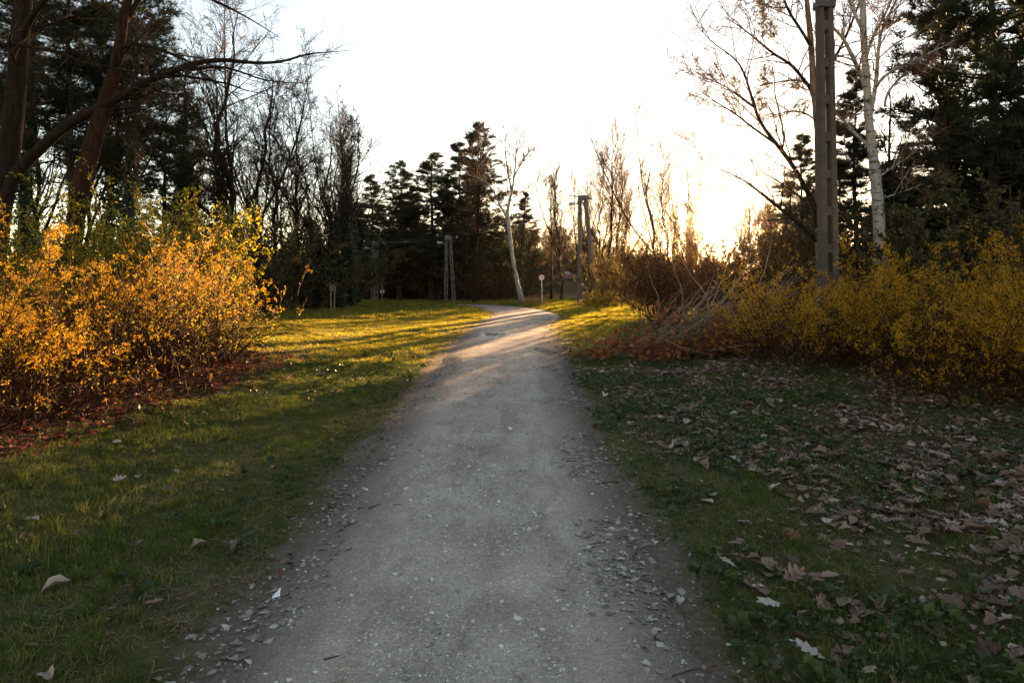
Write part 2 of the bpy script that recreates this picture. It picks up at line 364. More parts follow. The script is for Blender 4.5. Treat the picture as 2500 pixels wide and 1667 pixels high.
def gravel_mat():
    m, n, l, out = mat('path_gravel'); p = n.new('ShaderNodeBsdfPrincipled')
    v = objco(n, l)
    vo = n.new('ShaderNodeTexVoronoi'); vo.inputs['Scale'].default_value = 75; l.new(v, vo.inputs['Vector'])
    vo2 = n.new('ShaderNodeTexVoronoi'); vo2.inputs['Scale'].default_value = 34; l.new(v, vo2.inputs['Vector'])
    f1 = noise(n, l, 1.4, 6, 0.65, v); f2 = noise(n, l, 60, 5, 0.8, v)
    vs = objco(n, l, (2.2, 0.5, 1)); f3 = noise(n, l, 1.5, 5, 0.65, vs, 0.6)
    base = ramp(n, l, f2.outputs[0], [(0.3, (0.27, 0.235, 0.192)), (0.7, (0.50, 0.443, 0.372))])
    sp = n.new('ShaderNodeSeparateColor'); l.new(vo.outputs['Color'], sp.inputs[0])
    st = ramp(n, l, sp.outputs[0], [(0.0, (0.25, 0.218, 0.178)), (0.7, (0.45, 0.40, 0.338)), (0.9, (0.58, 0.53, 0.465)), (1.0, (0.62, 0.59, 0.54))])
    edge = ramp(n, l, vo.outputs['Distance'], [(0.25, (1, 1, 1)), (0.55, (0, 0, 0))])
    c = mixc(n, l, edge.outputs[0], base.outputs[0], st.outputs[0])
    sp2 = n.new('ShaderNodeSeparateColor'); l.new(vo2.outputs['Color'], sp2.inputs[0])
    big = ramp(n, l, sp2.outputs[1], [(0.86, (0, 0, 0)), (0.88, (1, 1, 1))])
    e2 = ramp(n, l, vo2.outputs['Distance'], [(0.22, (1, 1, 1)), (0.34, (0, 0, 0))])
    mm = n.new('ShaderNodeMath'); mm.operation = 'MULTIPLY'; l.new(big.outputs[0], mm.inputs[0]); l.new(e2.outputs[0], mm.inputs[1])
    c = mixc(n, l, mm.outputs[0], c, (0.55, 0.52, 0.47))
    dk = ramp(n, l, f1.outputs[0], [(0.38, (0.76, 0.74, 0.72)), (0.62, (1.05, 1.05, 1.05))])
    dk2 = ramp(n, l, f3.outputs[0], [(0.36, (0.72, 0.69, 0.65)), (0.52, (1, 1, 1))])
    for d in (dk, dk2):
        mx = n.new('ShaderNodeMix'); mx.data_type = 'RGBA'; mx.blend_type = 'MULTIPLY'; mx.inputs[0].default_value = 1
        l.new(c, mx.inputs[6]); l.new(d.outputs[0], mx.inputs[7]); c = mx.outputs[2]
    au = n.new('ShaderNodeAttribute'); au.attribute_name = 'across'
    soil = ramp(n, l, f2.outputs[0], [(0.3, (0.085, 0.068, 0.054)), (0.6, (0.17, 0.142, 0.118)), (0.8, (0.29, 0.255, 0.22))])
    ew = n.new('ShaderNodeMath'); ew.operation = 'MULTIPLY_ADD'; ew.inputs[1].default_value = 0.5
    l.new(f1.outputs[0], ew.inputs[0]); l.new(au.outputs['Fac'], ew.inputs[2])
    em = ramp(n, l, ew.outputs[0], [(0.98, (0, 0, 0)), (1.22, (1, 1, 1))])
    em.color_ramp.elements[0].position = 0.0; em.color_ramp.elements[1].position = 1.0
    mr = n.new('ShaderNodeMapRange'); mr.inputs['From Min'].default_value = 0.86; mr.inputs['From Max'].default_value = 1.34
    l.new(ew.outputs[0], mr.inputs['Value'])
    c = mixc(n, l, mr.outputs[0], c, soil.outputs[0])
    l.new(c, p.inputs['Base Color']); p.inputs['Roughness'].default_value = 0.8
    sp_ = n.new('ShaderNodeMapRange'); sp_.inputs['To Min'].default_value = 0.22; sp_.inputs['To Max'].default_value = 0.06
    l.new(mr.outputs[0], sp_.inputs['Value']); l.new(sp_.outputs[0], p.inputs['Specular IOR Level'])
    iv = n.new('ShaderNodeMath'); iv.operation = 'SUBTRACT'; l.new(f2.outputs[0], iv.inputs[0]); l.new(vo.outputs['Distance'], iv.inputs[1])
    l.new(bump(n, l, iv.outputs[0], 0.6, 0.010), p.inputs['Normal']); l.new(p.outputs[0], out.inputs[0]); return m
def asphalt_mat():
    m, n, l, out = mat('path_asphalt'); p = n.new('ShaderNodeBsdfPrincipled')
    v = objco(n, l); f1 = noise(n, l, 0.8, 4, 0.6, v); f2 = noise(n, l, 40, 5, 0.8, v)
    b = ramp(n, l, f2.outputs[0], [(0.3, (0.15, 0.13, 0.12)), (0.7, (0.27, 0.24, 0.22))])
    d = ramp(n, l, f1.outputs[0], [(0.35, (0.75, 0.75, 0.75)), (0.65, (1.05, 1.05, 1.05))])
    mx = n.new('ShaderNodeMix'); mx.data_type = 'RGBA'; mx.blend_type = 'MULTIPLY'; mx.inputs[0].default_value = 1
    l.new(b.outputs[0], mx.inputs[6]); l.new(d.outputs[0], mx.inputs[7])
    l.new(mx.outputs[2], p.inputs['Base Color']); p.inputs['Roughness'].default_value = 0.75
    l.new(bump(n, l, f2.outputs[0], 0.6, 0.01), p.inputs['Normal']); l.new(p.outputs[0], out.inputs[0]); return m

def ribbon(L, Rr, us, lift):
    c = (L + Rr) / 2; w = (Rr - L) / 2
    pts = c[:, None] + us[None, :, None] * w[:, None]
    z = lift + 0.004 - 0.012 * np.abs(us[None]) ** 4 - 0.12 * np.clip(np.abs(us[None]) - 1.22, 0, 1)
    z = z + 0.016 * (fbm(pts[..., 0], pts[..., 1] * .6, 2.4, 61) - 0.5) + 0.006 * (vnoise(pts[..., 0], pts[..., 1], 7, 62) - 0.5)
    return np.concatenate([pts, z[..., None]], -1)
def ribbon_obj(name, L, Rr, us, lift, m):
    V = ribbon(L, Rr, us, lift); a, b = V.shape[:2]
    ii, jj = np.meshgrid(np.arange(a - 1), np.arange(b - 1), indexing='ij'); q = ii * b + jj
    k = MB(); k.add(V, np.stack([q, q + 1, q + b + 1, q + b], -1).reshape(-1, 4))
    o = k.obj(name, m, smooth=True, kind='structure')
    at_ = o.data.attributes.new('across', 'FLOAT', 'POINT')
    at_.data.foreach_set('value', np.broadcast_to(np.abs(us)[None], (a, b)).ravel().astype(np.float32)); return o
ys = np.concatenate([np.arange(-6, 2, 0.5), np.arange(2, 10, 0.09), np.arange(10, 29.2, 0.25)])
us = np.linspace(-1.45, 1.45, 37)
Lp = np.stack([np.interp(ys, GY, GL), ys], -1); Rp = np.stack([np.interp(ys, GY, GR), ys], -1)
ribbon_obj('gravel_path', Lp, Rp, us, 0.008, gravel_mat())
def resample(P, n):
    d = np.concatenate([[0], np.cumsum(np.linalg.norm(np.diff(P, axis=0), axis=1))])
    t = np.linspace(0, d[-1], n); return np.stack([np.interp(t, d, P[:, k]) for k in range(P.shape[1])], -1)
def smooth(P, it=3):
    P = np.array(P, float)
    for _ in range(it):
        Q = [P[0]]
        for a, b in zip(P[:-1], P[1:]): Q += [a * .75 + b * .25, a * .25 + b * .75]
        P = np.array(Q + [P[-1]])
    return P
ribbon_obj('asphalt_path', resample(smooth(AL[1:]), 90), resample(smooth(AR[1:]), 90), np.linspace(-1.25, 1.25, 13), 0.016, asphalt_mat())

# road on its low embankment behind the trees
def emb_obj():
    xs = np.arange(-140, 161, 4.0)
    prof = [(86, 0.0, -0.15), (92, 0.35, 0), (100, 0.85, 0), (106, 1.0, 0.0), (124, 1.0, -0.0), (134, 0.4, 0), (142, 0, -0.2)]
    V = np.array([[[x, y + 1.2 * math.sin(x * 0.13), k * emb_top(x) + dz] for (y, k, dz) in prof] for x in xs])
    a, b = V.shape[:2]; ii, jj = np.meshgrid(np.arange(a - 1), np.arange(b - 1), indexing='ij'); q = ii * b + jj
    k = MB(); k.add(V, np.stack([q, q + b, q + b + 1, q + 1], -1).reshape(-1, 4))
    m, n, l, out = mat('embankment_grass'); p = n.new('ShaderNodeBsdfPrincipled'); v = objco(n, l)
    f = noise(n, l, 1.2, 6, 0.7, v); f2 = noise(n, l, 9, 5, 0.7, v)
    c = ramp(n, l, f.outputs[0], [(0.35, (0.022, 0.034, 0.010)), (0.6, (0.05, 0.040, 0.022))])
    l.new(c.outputs[0], p.inputs['Base Color']); p.inputs['Roughness'].default_value = 1.0; p.inputs['Specular IOR Level'].default_value = 0.02
    l.new(bump(n, l, f2.outputs[0], 0.8, 0.2), p.inputs['Normal']); l.new(p.outputs[0], out.inputs[0])
    k.obj('embankment', m, smooth=True, kind='structure')
    k = MB(); V = np.array([[[x, y + 1.2 * math.sin(x * 0.13), emb_top(x) + 0.02] for y in (109.0, 121.0)] for x in xs])
    q = np.arange(len(xs) - 1) * 2; k.add(V, np.stack([q, q + 2, q + 3, q + 1], -1))
    k.obj('road', solid('road_asphalt', (0.09, 0.09, 0.095), 0.8, scale=3), kind='structure')
emb_obj()
print('setting', round(time.time() - T0, 1))

# ------------------------------------------------------------------ growing things
def grow(start, d, length, n, wander, trop, rg):
    B = len(start); P = np.zeros((B, n, 3)); P[:, 0] = start; d = norm(d)
    seg = (length / (n - 1))[:, None]
    trop = np.asarray(trop, float)
    for i in range(1, n):
        tz = trop if trop.ndim == 0 else trop[:, None]
        d = norm(d + wander * rg.normal(size=(B, 3)) + np.array([0, 0, 1.0]) * tz)
        P[:, i] = P[:, i - 1] + d * seg
    return P
def sprout(P, Rad, per, t0, t1, ang, ratio, rg, jit=0.35, rk=0.6, rmin=0.004, flat=0.0, topshort=0.5):
    """children of branches P: start points, directions, lengths, radii"""
    B, N = P.shape[:2]
    t = (np.arange(per)[None] + rg.random((B, per))) / per; t = t0 + (t1 - t0) * t
    f = t * (N - 1); i = np.minimum(f.astype(int), N - 2); fr = (f - i)[..., None]
    bi = np.arange(B)[:, None]
    st = P[bi, i] * (1 - fr) + P[bi, i + 1] * fr
    tg = norm(P[bi, i + 1] - P[bi, i]).reshape(-1, 3)
    rr = (Rad[bi, i] * (1 - fr[..., 0]) + Rad[bi, i + 1] * fr[..., 0])
    side = rg.normal(size=tg.shape); side[:, 2] *= (1 - flat); side = norm(side - (side * tg).sum(-1, keepdims=True) * tg)
    a = (ang * (1 + jit * rg.normal(size=len(tg))))[:, None]
    d = tg * np.cos(a) + side * np.sin(a)
    L = np.linalg.norm(np.diff(P, axis=1), axis=-1).sum(1)[:, None] * ratio * (1 - topshort * t) * (0.6 + 0.7 * rg.random((B, per)))
    return st.reshape(-1, 3), d, L.ravel(), np.maximum(rr.ravel() * rk, rmin)
def taper(r, n, tip=0.25): return r[:, None] * np.linspace(1, tip, n)[None]

def levels(P, Rad, spec, rg):
    """grow levels of branches on P; spec rows: per, t0, t1, angle, ratio, n, wander, trop, sides, rk, rmin"""
    outl = []
    for (per, t0, t1, ang, ratio, n, wan, trop, k, rk, rmin) in spec:
        st, d, L, r0 = sprout(P, Rad, per, t0, t1, R(ang), ratio, rg, rk=rk, rmin=rmin)
        P = grow(st, d, L, n, wan, trop, rg); Rad = np.maximum(taper(r0, n, 0.3), rmin * 0.55)
        outl.append((P, Rad, k))
    return outl
def trunk_line(h, r, n, lean=(0, 0), wob=0.1, rg=rng, tip=0.12):
    t = np.linspace(0, 1, n)
    P = np.stack([lean[0] * t ** 1.3 * h, lean[1] * t ** 1.3 * h, t * h], -1)
    P[1:, :2] += np.cumsum(rg.normal(size=(n - 1, 2)) * wob * h / n, axis=0)
    rad = r * (1 - (1 - tip) * t); rad[0] *= 1.35
    return P[None], rad[None]

LEAF_V = np.array([[0, 0, 0], [-.5, .5, .05], [0, .55, 0], [.5, .5, .05], [0, 1, -.06]])
LEAF_F = [[0, 2, 1, 1], [0, 3, 2, 2]]
LEAF_T = np.array([[0, 2, 1], [0, 3, 2], [1, 2, 4], [2, 3, 4]])
def leaf_field(mb, pos, size, rg, wid=0.55, d=None, spread=1.0, mi=0):
    n = len(pos); dd = randdir(n, rg) if d is None else norm(d + spread * rg.normal(size=(n, 3)))
    M = frames(dd, rg.random(n) * 6.28) * (size * (0.65 + 0.7 * rg.random(n)))[:, None, None]
    M[:, :, 0] *= wid; mb.stamp(LEAF_V, LEAF_T, M, pos, mi)
def along(P, n, rg, t0=0.0, t1=1.0, scat=0.0):
    B, N = P.shape[:2]; b = rg.integers(0, B, n); f = (t0 + (t1 - t0) * rg.random(n)) * (N - 1)
    i = np.minimum(f.astype(int), N - 2); fr = (f - i)[:, None]
    p = P[b, i] * (1 - fr) + P[b, i + 1] * fr
    return p + scat * rg.normal(size=p.shape), norm(P[b, i + 1] - P[b, i])
NEED_V = np.array([[-.5, 0, 0], [.5, 0, 0], [0, 1, 0]])
def needles(mb, pos, d, per, length, width, rg, mi=0):
    n = len(pos); p = np.repeat(pos, per, 0); dd = np.repeat(d, per, 0)
    dd = norm(dd * 0.9 + rg.normal(size=dd.shape) * np.array([.65, .65, .4]))
    M = frames(dd, rg.random(len(p)) * 6.28) * (length * (0.7 + 0.6 * rg.random(len(p))))[:, None, None]
    M[:, :, 0] *= width / length; mb.stamp(NEED_V, np.array([[0, 1, 2]]), M, p, mi)

def tree_parts(root, trunk, limbs, twigs, m_trunk, m_limb, m_twig, ktr=9):
    b = MB(); b.tubes(*trunk, ktr); b.obj('trunk', m_trunk, root, True)
    if limbs:
        b = MB()
        for P, Rd, k in limbs: b.tubes(P, Rd, k)
        b.obj('branches', m_limb, root, True, 'stuff')
    if twigs:
        b = MB()
        for P, Rd, k in twigs: b.tubes(P, Rd, k)
        b.obj('twigs', m_twig, root, True, 'stuff')

def bare_tree(root, h, r, rg, up=0.06, ang=42, ratio=0.42, t0=0.3, n1=18, n2=6, n3=6, n4=3, rmin=0.006, lean=(0, 0), m=(None, None, None), wob=0.12, fork=0):
    m = (m[0] or M_BARK, m[1] or M_BARK, m[2] or M_TWIG)
    P, Rd = trunk_line(h, r, 14, lean, wob, rg)
    stems = [(P, Rd)]
    if fork:
        st, d, L, r0 = sprout(P, Rd, fork, 0.12, 0.4, R(24), 0.85, rg, rk=0.7, topshort=0.4)
        P2 = grow(st, d, L, 14, 0.07, 0.06, rg); stems.append((P2, taper(r0, 14, 0.15)))
    Pa = np.concatenate([s[0] for s in stems]); Ra = np.concatenate([s[1] for s in stems])
    l1 = levels(Pa, Ra, [(n1, t0, 0.98, ang, ratio, 8, 0.10, up, 5, 0.5, rmin * 1.6)], rg)
    tw = levels(l1[0][0], l1[0][1], [(n2, 0.2, 0.98, 38, 0.5, 6, 0.13, up * 0.7, 3, 0.55, rmin), (n3, 0.15, 1.0, 36, 0.5, 4, 0.15, up * .4, 3, 0.6, rmin * .8)]
                + ([(n4, 0.2, 1.0, 34, 0.55, 3, 0.15, 0, 3, 0.7, rmin * .7)] if n4 else []), rg)
    limbs = l1 + ([(stems[1][0], stems[1][1], 7)] if fork else [])
    tree_parts(root, (P, Rd), limbs, tw, *m)
    return Pa, Ra, l1, tw

def conifer(root, h, r, rg, t0=0.2, whorls=20, per=5, lmax=0.28, droop=0.02, mneed=None, need=0.26, nw=0.03, tufts=3200, top=0.8, bare=0.12, shape=0.75, mtr=None):
    P, Rd = trunk_line(h, r, 12, (0, 0), 0.04, rg, 0.08)
    st, d, L, r0 = sprout(P, Rd, whorls * per, t0, 0.985, R(80), 1.0, rg, jit=0.12, rk=0.3, rmin=0.012, flat=0.3, topshort=0)
    t = st[:, 2] / h; tt = np.clip((t - t0) / (1 - t0), 0, 1)
    prof = np.where(tt < bare, 0.55 + 0.45 * tt / max(bare, 1e-3), 1) * np.clip(1 - tt, 0, 1) ** shape
    L = h * lmax * (prof * (0.55 + 0.6 * rg.random(len(t))) + 0.04)
    keep = rg.random(len(t)) > 0.12
    st, d, L, r0 = st[keep], d[keep], L[keep], r0[keep]
    d[:, 2] = d[:, 2] * 0.3 + 0.12 + top * np.clip((st[:, 2] / h - 0.75) * 2.2, 0, 1)
    P1 = grow(st, d, L, 7, 0.06, droop, rg); R1 = taper(np.minimum(r0, 0.012 + L * 0.013), 7, 0.3)
    st, d2, L2, r2 = sprout(P1, R1, 9, 0.2, 1.0, R(52), 0.42, rg, flat=0.75, rk=0.6, rmin=0.008)
    P2 = grow(st, d2, L2, 4, 0.1, 0.03, rg); R2 = taper(r2, 4, 0.5)
    b = MB(); b.tubes(P, Rd, 9); b.obj('trunk', mtr or M_BARKD, root, True)
    b = MB(); b.tubes(P1, R1, 4); b.tubes(P2, R2, 3); b.obj('branches', mtr or M_BARKD, root, True, 'stuff')
    b = MB()
    w = L2 / L2.sum(); bi = rg.choice(len(P2), tufts, p=w)
    f = (0.25 + 0.75 * rg.random(tufts)) * 3; i = np.minimum(f.astype(int), 2); fr = (f - i)[:, None]
    pos = P2[bi, i] * (1 - fr) + P2[bi, i + 1] * fr; dd = norm(P2[bi, i + 1] - P2[bi, i]) + np.array([0, 0, 0.25])
    needles(b, pos + rg.normal(size=pos.shape) * np.array([.11, .11, .05]), dd, 13, need, nw, rg)
    p, dd = along(P1, tufts // 5, rg, 0.55, 1.0); needles(b, p, dd + np.array([0, 0, .3]), 9, need, nw, rg)
    b.obj('needles', mneed or M_NEEDLE, root, False, 'stuff')

def ivy_on(root, P, Rd, n, rg, size=0.1, t0=0.02, t1=0.6, thick=0.25, m=None):
    pts, dd = along(P, n, rg, t0, t1)
    a = rg.random(n) * 6.28; rad = (np.abs(rg.normal(size=n)) * thick + 0.08) * (0.5 + fbm(pts[:, 2], a, 1.2, 3))
    pts = pts + np.stack([np.cos(a) * rad, np.sin(a) * rad, rg.normal(size=n) * 0.05], -1)
    b = MB(); out = np.stack([np.cos(a), np.sin(a), np.full(n, -0.4)], -1)
    leaf_field(b, pts, size, rg, 0.9, out, 0.6); b.obj('ivy', m or M_IVY, root, False, 'stuff')

def px_line(pts, Y, dy=0.0):
    """a line of places given by where they stand in the photo at depth Y (+ dy per point)"""
    out = []
    for i, p in enumerate(pts):
        y = Y + dy * i; out.append((at(p[0], y), y, zat(p[1], y)))
    return np.array(out)
def limb(pts, Y, widths, dy=0.0, n=22):
    P = px_line(pts, Y, dy); w = np.array(widths, float) / FPX * Y / 2
    Q = resample(np.concatenate([smooth(P, 2)], 0), n)
    d = np.concatenate([[0], np.cumsum(np.linalg.norm(np.diff(P, axis=0), axis=1))]); d2 = np.linspace(0, d[-1], n)
    return Q[None], np.interp(d2, d, w)[None]

# ================================================================== trees standing near
def hero(name, label, loc, lines, spec_l, spec_t, mats, rg, cat='tree', ktr=12):
    """a tree built from traced stems; lines: list of (P, R, is_trunk)"""
    root = thing(name, label, cat, loc)
    off = np.array(loc)
    tr = MB(); lb = MB(); tw = MB(); allP = []
    for P, Rd, trunk_, k in lines:
        P = P - off
        if trunk_:
            n_ = 90; P = np.stack([resample(P[0], n_)]); Rd = np.interp(np.linspace(0, 1, n_), np.linspace(0, 1, Rd.shape[1]), Rd[0])[None]
            tr.tubes(P, Rd, 18, rough=.11)
        else: lb.tubes(P, Rd, k)
        allP.append((P, Rd))
    for (P, Rd), sp in zip(allP, spec_l):
        if not sp: continue
        lv = levels(P, Rd, sp, rg)
        lb.tubes(*lv[0][:2], lv[0][2])
        for L_ in lv[1:]: tw.tubes(L_[0], L_[1], L_[2])
        if spec_t:
            for L_ in levels(lv[-1][0], lv[-1][1], spec_t, rg): tw.tubes(L_[0], L_[1], L_[2])
    tr.obj('trunk', mats[0], root, True)
    if lb.n: lb.obj('branches', mats[1], root, True, 'stuff')
    if tw.n: tw.obj('twigs', mats[2], root, True, 'stuff')
    return root
g = np.random.default_rng(5)
YA = 13.0
A_tr = limb([(-40, 860), (-30, 700), (-8, 560), (12, 430), (34, 300), (44, 160), (58, 20), (66, -160), (90, -400), (80, -700)], YA, [72, 58, 52, 48, 44, 42, 40, 34, 24, 8])
A_l1 = limb([(-14, 640), (0, 560), (14, 490), (34, 424), (90, 371), (163, 302), (265, 253), (355, 200), (440, 167), (478, 153), (551, 145), (612, 155), (689, 153), (746, 132), (800, 128), (853, 124)], YA, [34, 32, 30, 28, 26, 24, 21, 18, 14, 12, 10, 7.5, 6, 4.5, 2.5, 1.2], -0.08, 40)
A_l1b = limb([(440, 167), (478, 172), (530, 160), (590, 176), (640, 196), (700, 202), (760, 205)], YA - 0.8, [8, 7, 6, 5, 4, 2.5, 1.2], -0.1)
A_l1c = limb([(355, 200), (400, 188), (445, 184), (500, 195), (560, 205), (600, 222), (650, 230)], YA - 0.6, [9, 8, 7, 6, 4.5, 3, 1.2], 0.12)
A_l2 = limb([(40, 112), (-20, 106), (84, 114), (153, 132), (214, 157), (344, 178), (420, 200)], YA - 0.3, [10, 10, 9, 8, 6, 4, 1.5], -0.15)
A_l3 = limb([(44, 130), (60, 70), (100, 10), (160, -60), (260, -120), (420, -150)], YA, [20, 18, 16, 12, 8, 2], -0.25)
A_l4 = limb([(60, -60), (200, -80), (380, -60), (520, 0), (600, 40), (680, 90)], YA - 1.0, [18, 14, 11, 7, 4, 1.5], -0.2)
T1 = [(6, 0.15, 0.95, 40, 0.42, 7, 0.16, 0.03, 4, 0.5, 0.0045), (6, 0.15, 1.0, 40, 0.5, 6, 0.17, 0.02, 3, 0.6, 0.003), (4, 0.15, 1.0, 36, 0.5, 4, 0.16, 0.0, 3, 0.7, 0.0022)]
T1b = [(14, 0.35, 0.98, 40, 0.22, 8, 0.13, 0.05, 4, 0.28, 0.005), (8, 0.15, 1.0, 42, 0.5, 6, 0.17, 0.03, 3, 0.6, 0.003), (5, 0.15, 1.0, 36, 0.5, 4, 0.16, 0.0, 3, 0.7, 0.0022)]
lines = [(*A_tr, True, 14), (*A_l1, False, 9), (*A_l1b, False, 6), (*A_l1c, False, 6), (*A_l2, False, 6), (*A_l3, False, 7), (*A_l4, False, 6)]
hero('oak_tree', 'big dark trunk at the left edge with one long limb arching over the bush', (at(-40, YA), YA, 0.15), lines,
     [[(10, 0.4, 0.98, 55, 0.25, 9, 0.10, 0.04, 5, 0.18, 0.006)] + T1[1:], T1b, T1, T1, T1, T1b, T1b], None, (M_BARK, M_BARK, M_TWIG), g)
YB = 12.6
B_tr = limb([(150, 800), (162, 700), (175, 610), (198, 449), (229, 339), (261, 245), (290, 143), (302, 41), (322, -40), (360, -200), (380, -420), (390, -600)], YB, [46, 42, 40, 42, 40, 37, 27, 22, 18, 14, 9, 3], 0.0, 30)
B_l1 = limb([(293, 120), (318, 107), (363, 113), (405, 126), (467, 153), (500, 185), (560, 220), (590, 250)], YB, [12, 10, 8.5, 7.5, 6, 4.5, 3, 1.2], -0.12)
B_l2 = limb([(298, 60), (330, 20), (352, -30), (380, -120), (400, -240)], YB, [18, 15, 13, 9, 3], 0.1)
B_l3 = limb([(280, 160), (330, 100), (370, 70), (400, 50), (415, 42)], YB - .1, [8, 7, 5, 3, 1.2], 0.1)
hero('alder_tree', 'reddish leaning trunk rising behind the yellow bush, forked near the top', (at(150, YB), YB, 0.1),
     [(*B_tr, True, 14), (*B_l1, False, 6), (*B_l2, False, 7), (*B_l3, False, 5)],
     [[(9, 0.5, 0.98, 50, 0.20, 9, 0.11, 0.04, 5, 0.22, 0.006)] + T1[1:], T1, T1b, T1], None, (bark('bark_reddish', (0.011, 0.006, 0.0045), (0.042, 0.022, 0.015)), M_BARK, M_TWIG), g)

# two birches by the concrete pole
YC = 17.0
C_tr = limb([(2004, 800), (2002, 640), (2000, 450), (1997, 286), (1984, 212), (1982, 122), (1969, 0), (1960, -150), (1950, -330)], YC, [24, 22, 20, 18, 16, 13, 11, 8, 3])
cl = [
    limb([(1998, 560), (1992, 506), (1967, 461), (1939, 408), (1902, 359), (1861, 310), (1841, 261), (1829, 216), (1812, 163), (1780, 131), (1739, 106), (1700, 60)], YC, [13, 13, 12, 11, 10, 8, 6.5, 5.5, 4.5, 3.5, 2.5, 1.2], -0.1, 26),
    limb([(1985, 500), (1947, 477), (1910, 449), (1861, 420), (1820, 392)], YC, [6, 5, 4, 2.5, 1.2], -0.15),
    limb([(1998, 590), (1955, 551), (1906, 510), (1845, 461), (1804, 433), (1763, 416), (1706, 396)], YC, [11, 9.5, 8, 6, 4, 2.8, 1.2], -0.2),
    limb([(1900, 356), (1882, 343), (1829, 306), (1796, 278), (1739, 245), (1690, 205)], YC - .4, [7, 6.5, 5, 4, 2.5, 1.2], -0.2),
    limb([(1997, 250), (1992, 229), (1959, 192), (1935, 159), (1886, 131), (1853, 102), (1812, 69), (1763, 37)], YC, [10, 9.5, 8.5, 7.5, 6, 4.5, 3, 1.2], 0.1),
    limb([(1997, 300), (1975, 200), (1930, 195), (1880, 205), (1840, 213)], YC, [6, 5, 4, 3, 1.2], 0.2),
    limb([(1982, 120), (1960, 80), (1925, 30), (1900, -40), (1860, -120)], YC, [8, 7, 6, 4, 1.5], -0.2),
    limb([(1990, 240), (2030, 160), (2080, 60), (2110, -30), (2130, -120)], YC, [8, 7, 6, 4, 1.5], 0.2),
    limb([(1842, 262), (1780, 215), (1720, 190), (1660, 150)], YC - .6, [4, 3, 2, 1.0], -0.1),
    limb([(1998, 300), (1960, 270), (1905, 275), (1875, 290)], YC, [5, 4, 3, 1.2], -0.2)]
TB = [(14, 0.2, 0.98, 40, 0.42, 7, 0.14, 0.02, 4, 0.5, 0.009), (8, 0.15, 1.0, 38, 0.55, 6, 0.15, -0.02, 3, 0.6, 0.0075), (5, 0.15, 1.0, 34, 0.6, 5, 0.14, -0.05, 3, 0.7, 0.0065)]
hero('birch_tree', 'bare birch behind the concrete pole with long limbs reaching left towards the sun', (at(2004, YC), YC, 0.1),
     [(*C_tr, True, 12)] + [(*a, False, 6) for a in cl], [[]] + [TB] * len(cl), None, (bark('bark_birch_brown', (0.05, 0.035, 0.027), (0.20, 0.15, 0.115)), M_BARK, M_TWIGR), g)
YD = 16.5
D_tr = limb([(2158, 800), (2150, 610), (2140, 449), (2128, 359), (2120, 286), (2115, 196), (2107, 82), (2107, 0), (2095, -140), (2085, -330)], YD, [32, 30, 26, 22, 19, 17, 15, 13, 9, 3], 0.0, 26)
dl = [
    limb([(2124, 357), (2091, 331), (2070, 305), (2050, 286), (2020, 250)], YD, [9, 8, 7, 6, 2], 0.2),
    limb([(2117, 230), (2103, 184), (2079, 135), (2062, 98), (2038, 73), (2000, 30)], YD, [11, 10, 9, 8, 7, 3], -0.1),
    limb([(2125, 280), (2132, 245), (2140, 192), (2144, 122), (2152, 69), (2185, 12), (2210, -60)], YD, [11, 10, 9.5, 8, 7, 6, 3], 0.1),
    limb([(2138, 215), (2152, 192), (2193, 163), (2240, 147), (2290, 120), (2340, 95)], YD, [8, 7, 6, 4.5, 3, 1.2], -0.15),
    limb([(2160, 260), (2164, 230), (2200, 185), (2240, 163), (2300, 150)], YD + .3, [7, 6, 5, 4, 1.2], 0.1),
    limb([(2112, 150), (2130, 90), (2165, 30), (2190, -40)], YD, [8, 7, 6, 2], 0.2),
    limb([(2108, 80), (2085, 30), (2060, -30), (2040, -90)], YD, [9, 8, 6, 2], 0.1),
    limb([(2136, 440), (2190, 400), (2240, 370), (2290, 300)], YD, [5, 4, 3, 1.0], 0.2),
    limb([(2140, 490), (2200, 470), (2280, 440), (2320, 430)], YD, [4, 3.5, 2.5, 1.0], 0.1)]
hero('birch_tree', 'white barked birch rising from the yellow bush right of the concrete pole', (at(2158, YD), YD, 0.1),
     [(*D_tr, True, 12)] + [(*a, False, 6) for a in dl], [[(6, .7, .98, 40, .2, 7, .14, .03, 4, .4, .005)] + TB[1:]] + [TB] * len(dl), None, (M_BIRCH, M_BIRCH, M_TWIGR), g)
# leaning birch at the bend
YE = 50.0
E_tr = limb([(1277, 745), (1262, 690), (1252, 640), (1243, 560), (1236, 520), (1250, 470), (1257, 420), (1261, 360), (1258, 300)], YE, [16, 10.5, 9.5, 9, 8.5, 5.5, 4, 2.8, 1.2], 0.0, 24)
el = [limb([(1240, 535), (1222, 505), (1206, 470), (1190, 445), (1160, 432), (1135, 426)], YE, [6, 5, 4.2, 3.5, 2.5, 1.2], -0.1),
      limb([(1256, 430), (1275, 395), (1290, 372), (1310, 355)], YE, [4, 3, 2, 1], .2),
      limb([(1250, 470), (1240, 420), (1232, 370), (1236, 320)], YE, [5, 4, 3, 1.2], -.2)]
TE = [(12, 0.15, 0.98, 36, 0.36, 6, 0.13, 0.05, 4, 0.5, 0.02), (8, 0.15, 1.0, 36, 0.5, 5, 0.15, -0.03, 3, 0.6, 0.016), (5, 0.15, 1.0, 36, 0.5, 4, 0.15, -0.08, 3, 0.7, 0.014)]
hero('birch_tree', 'leaning white birch with dark marks at the bend of the path beside the round sign', (at(1277, YE), YE, 0.05),
     [(*E_tr, True, 10)] + [(*a, False, 5) for a in el], [[(14, .55, .98, 36, .2, 6, .13, .06, 4, .45, .011)] + TE[1:]] + [TE] * 3, None, (M_BIRCH, M_BIRCH, M_TWIGR), g)
print('hero trees', round(time.time() - T0, 1))

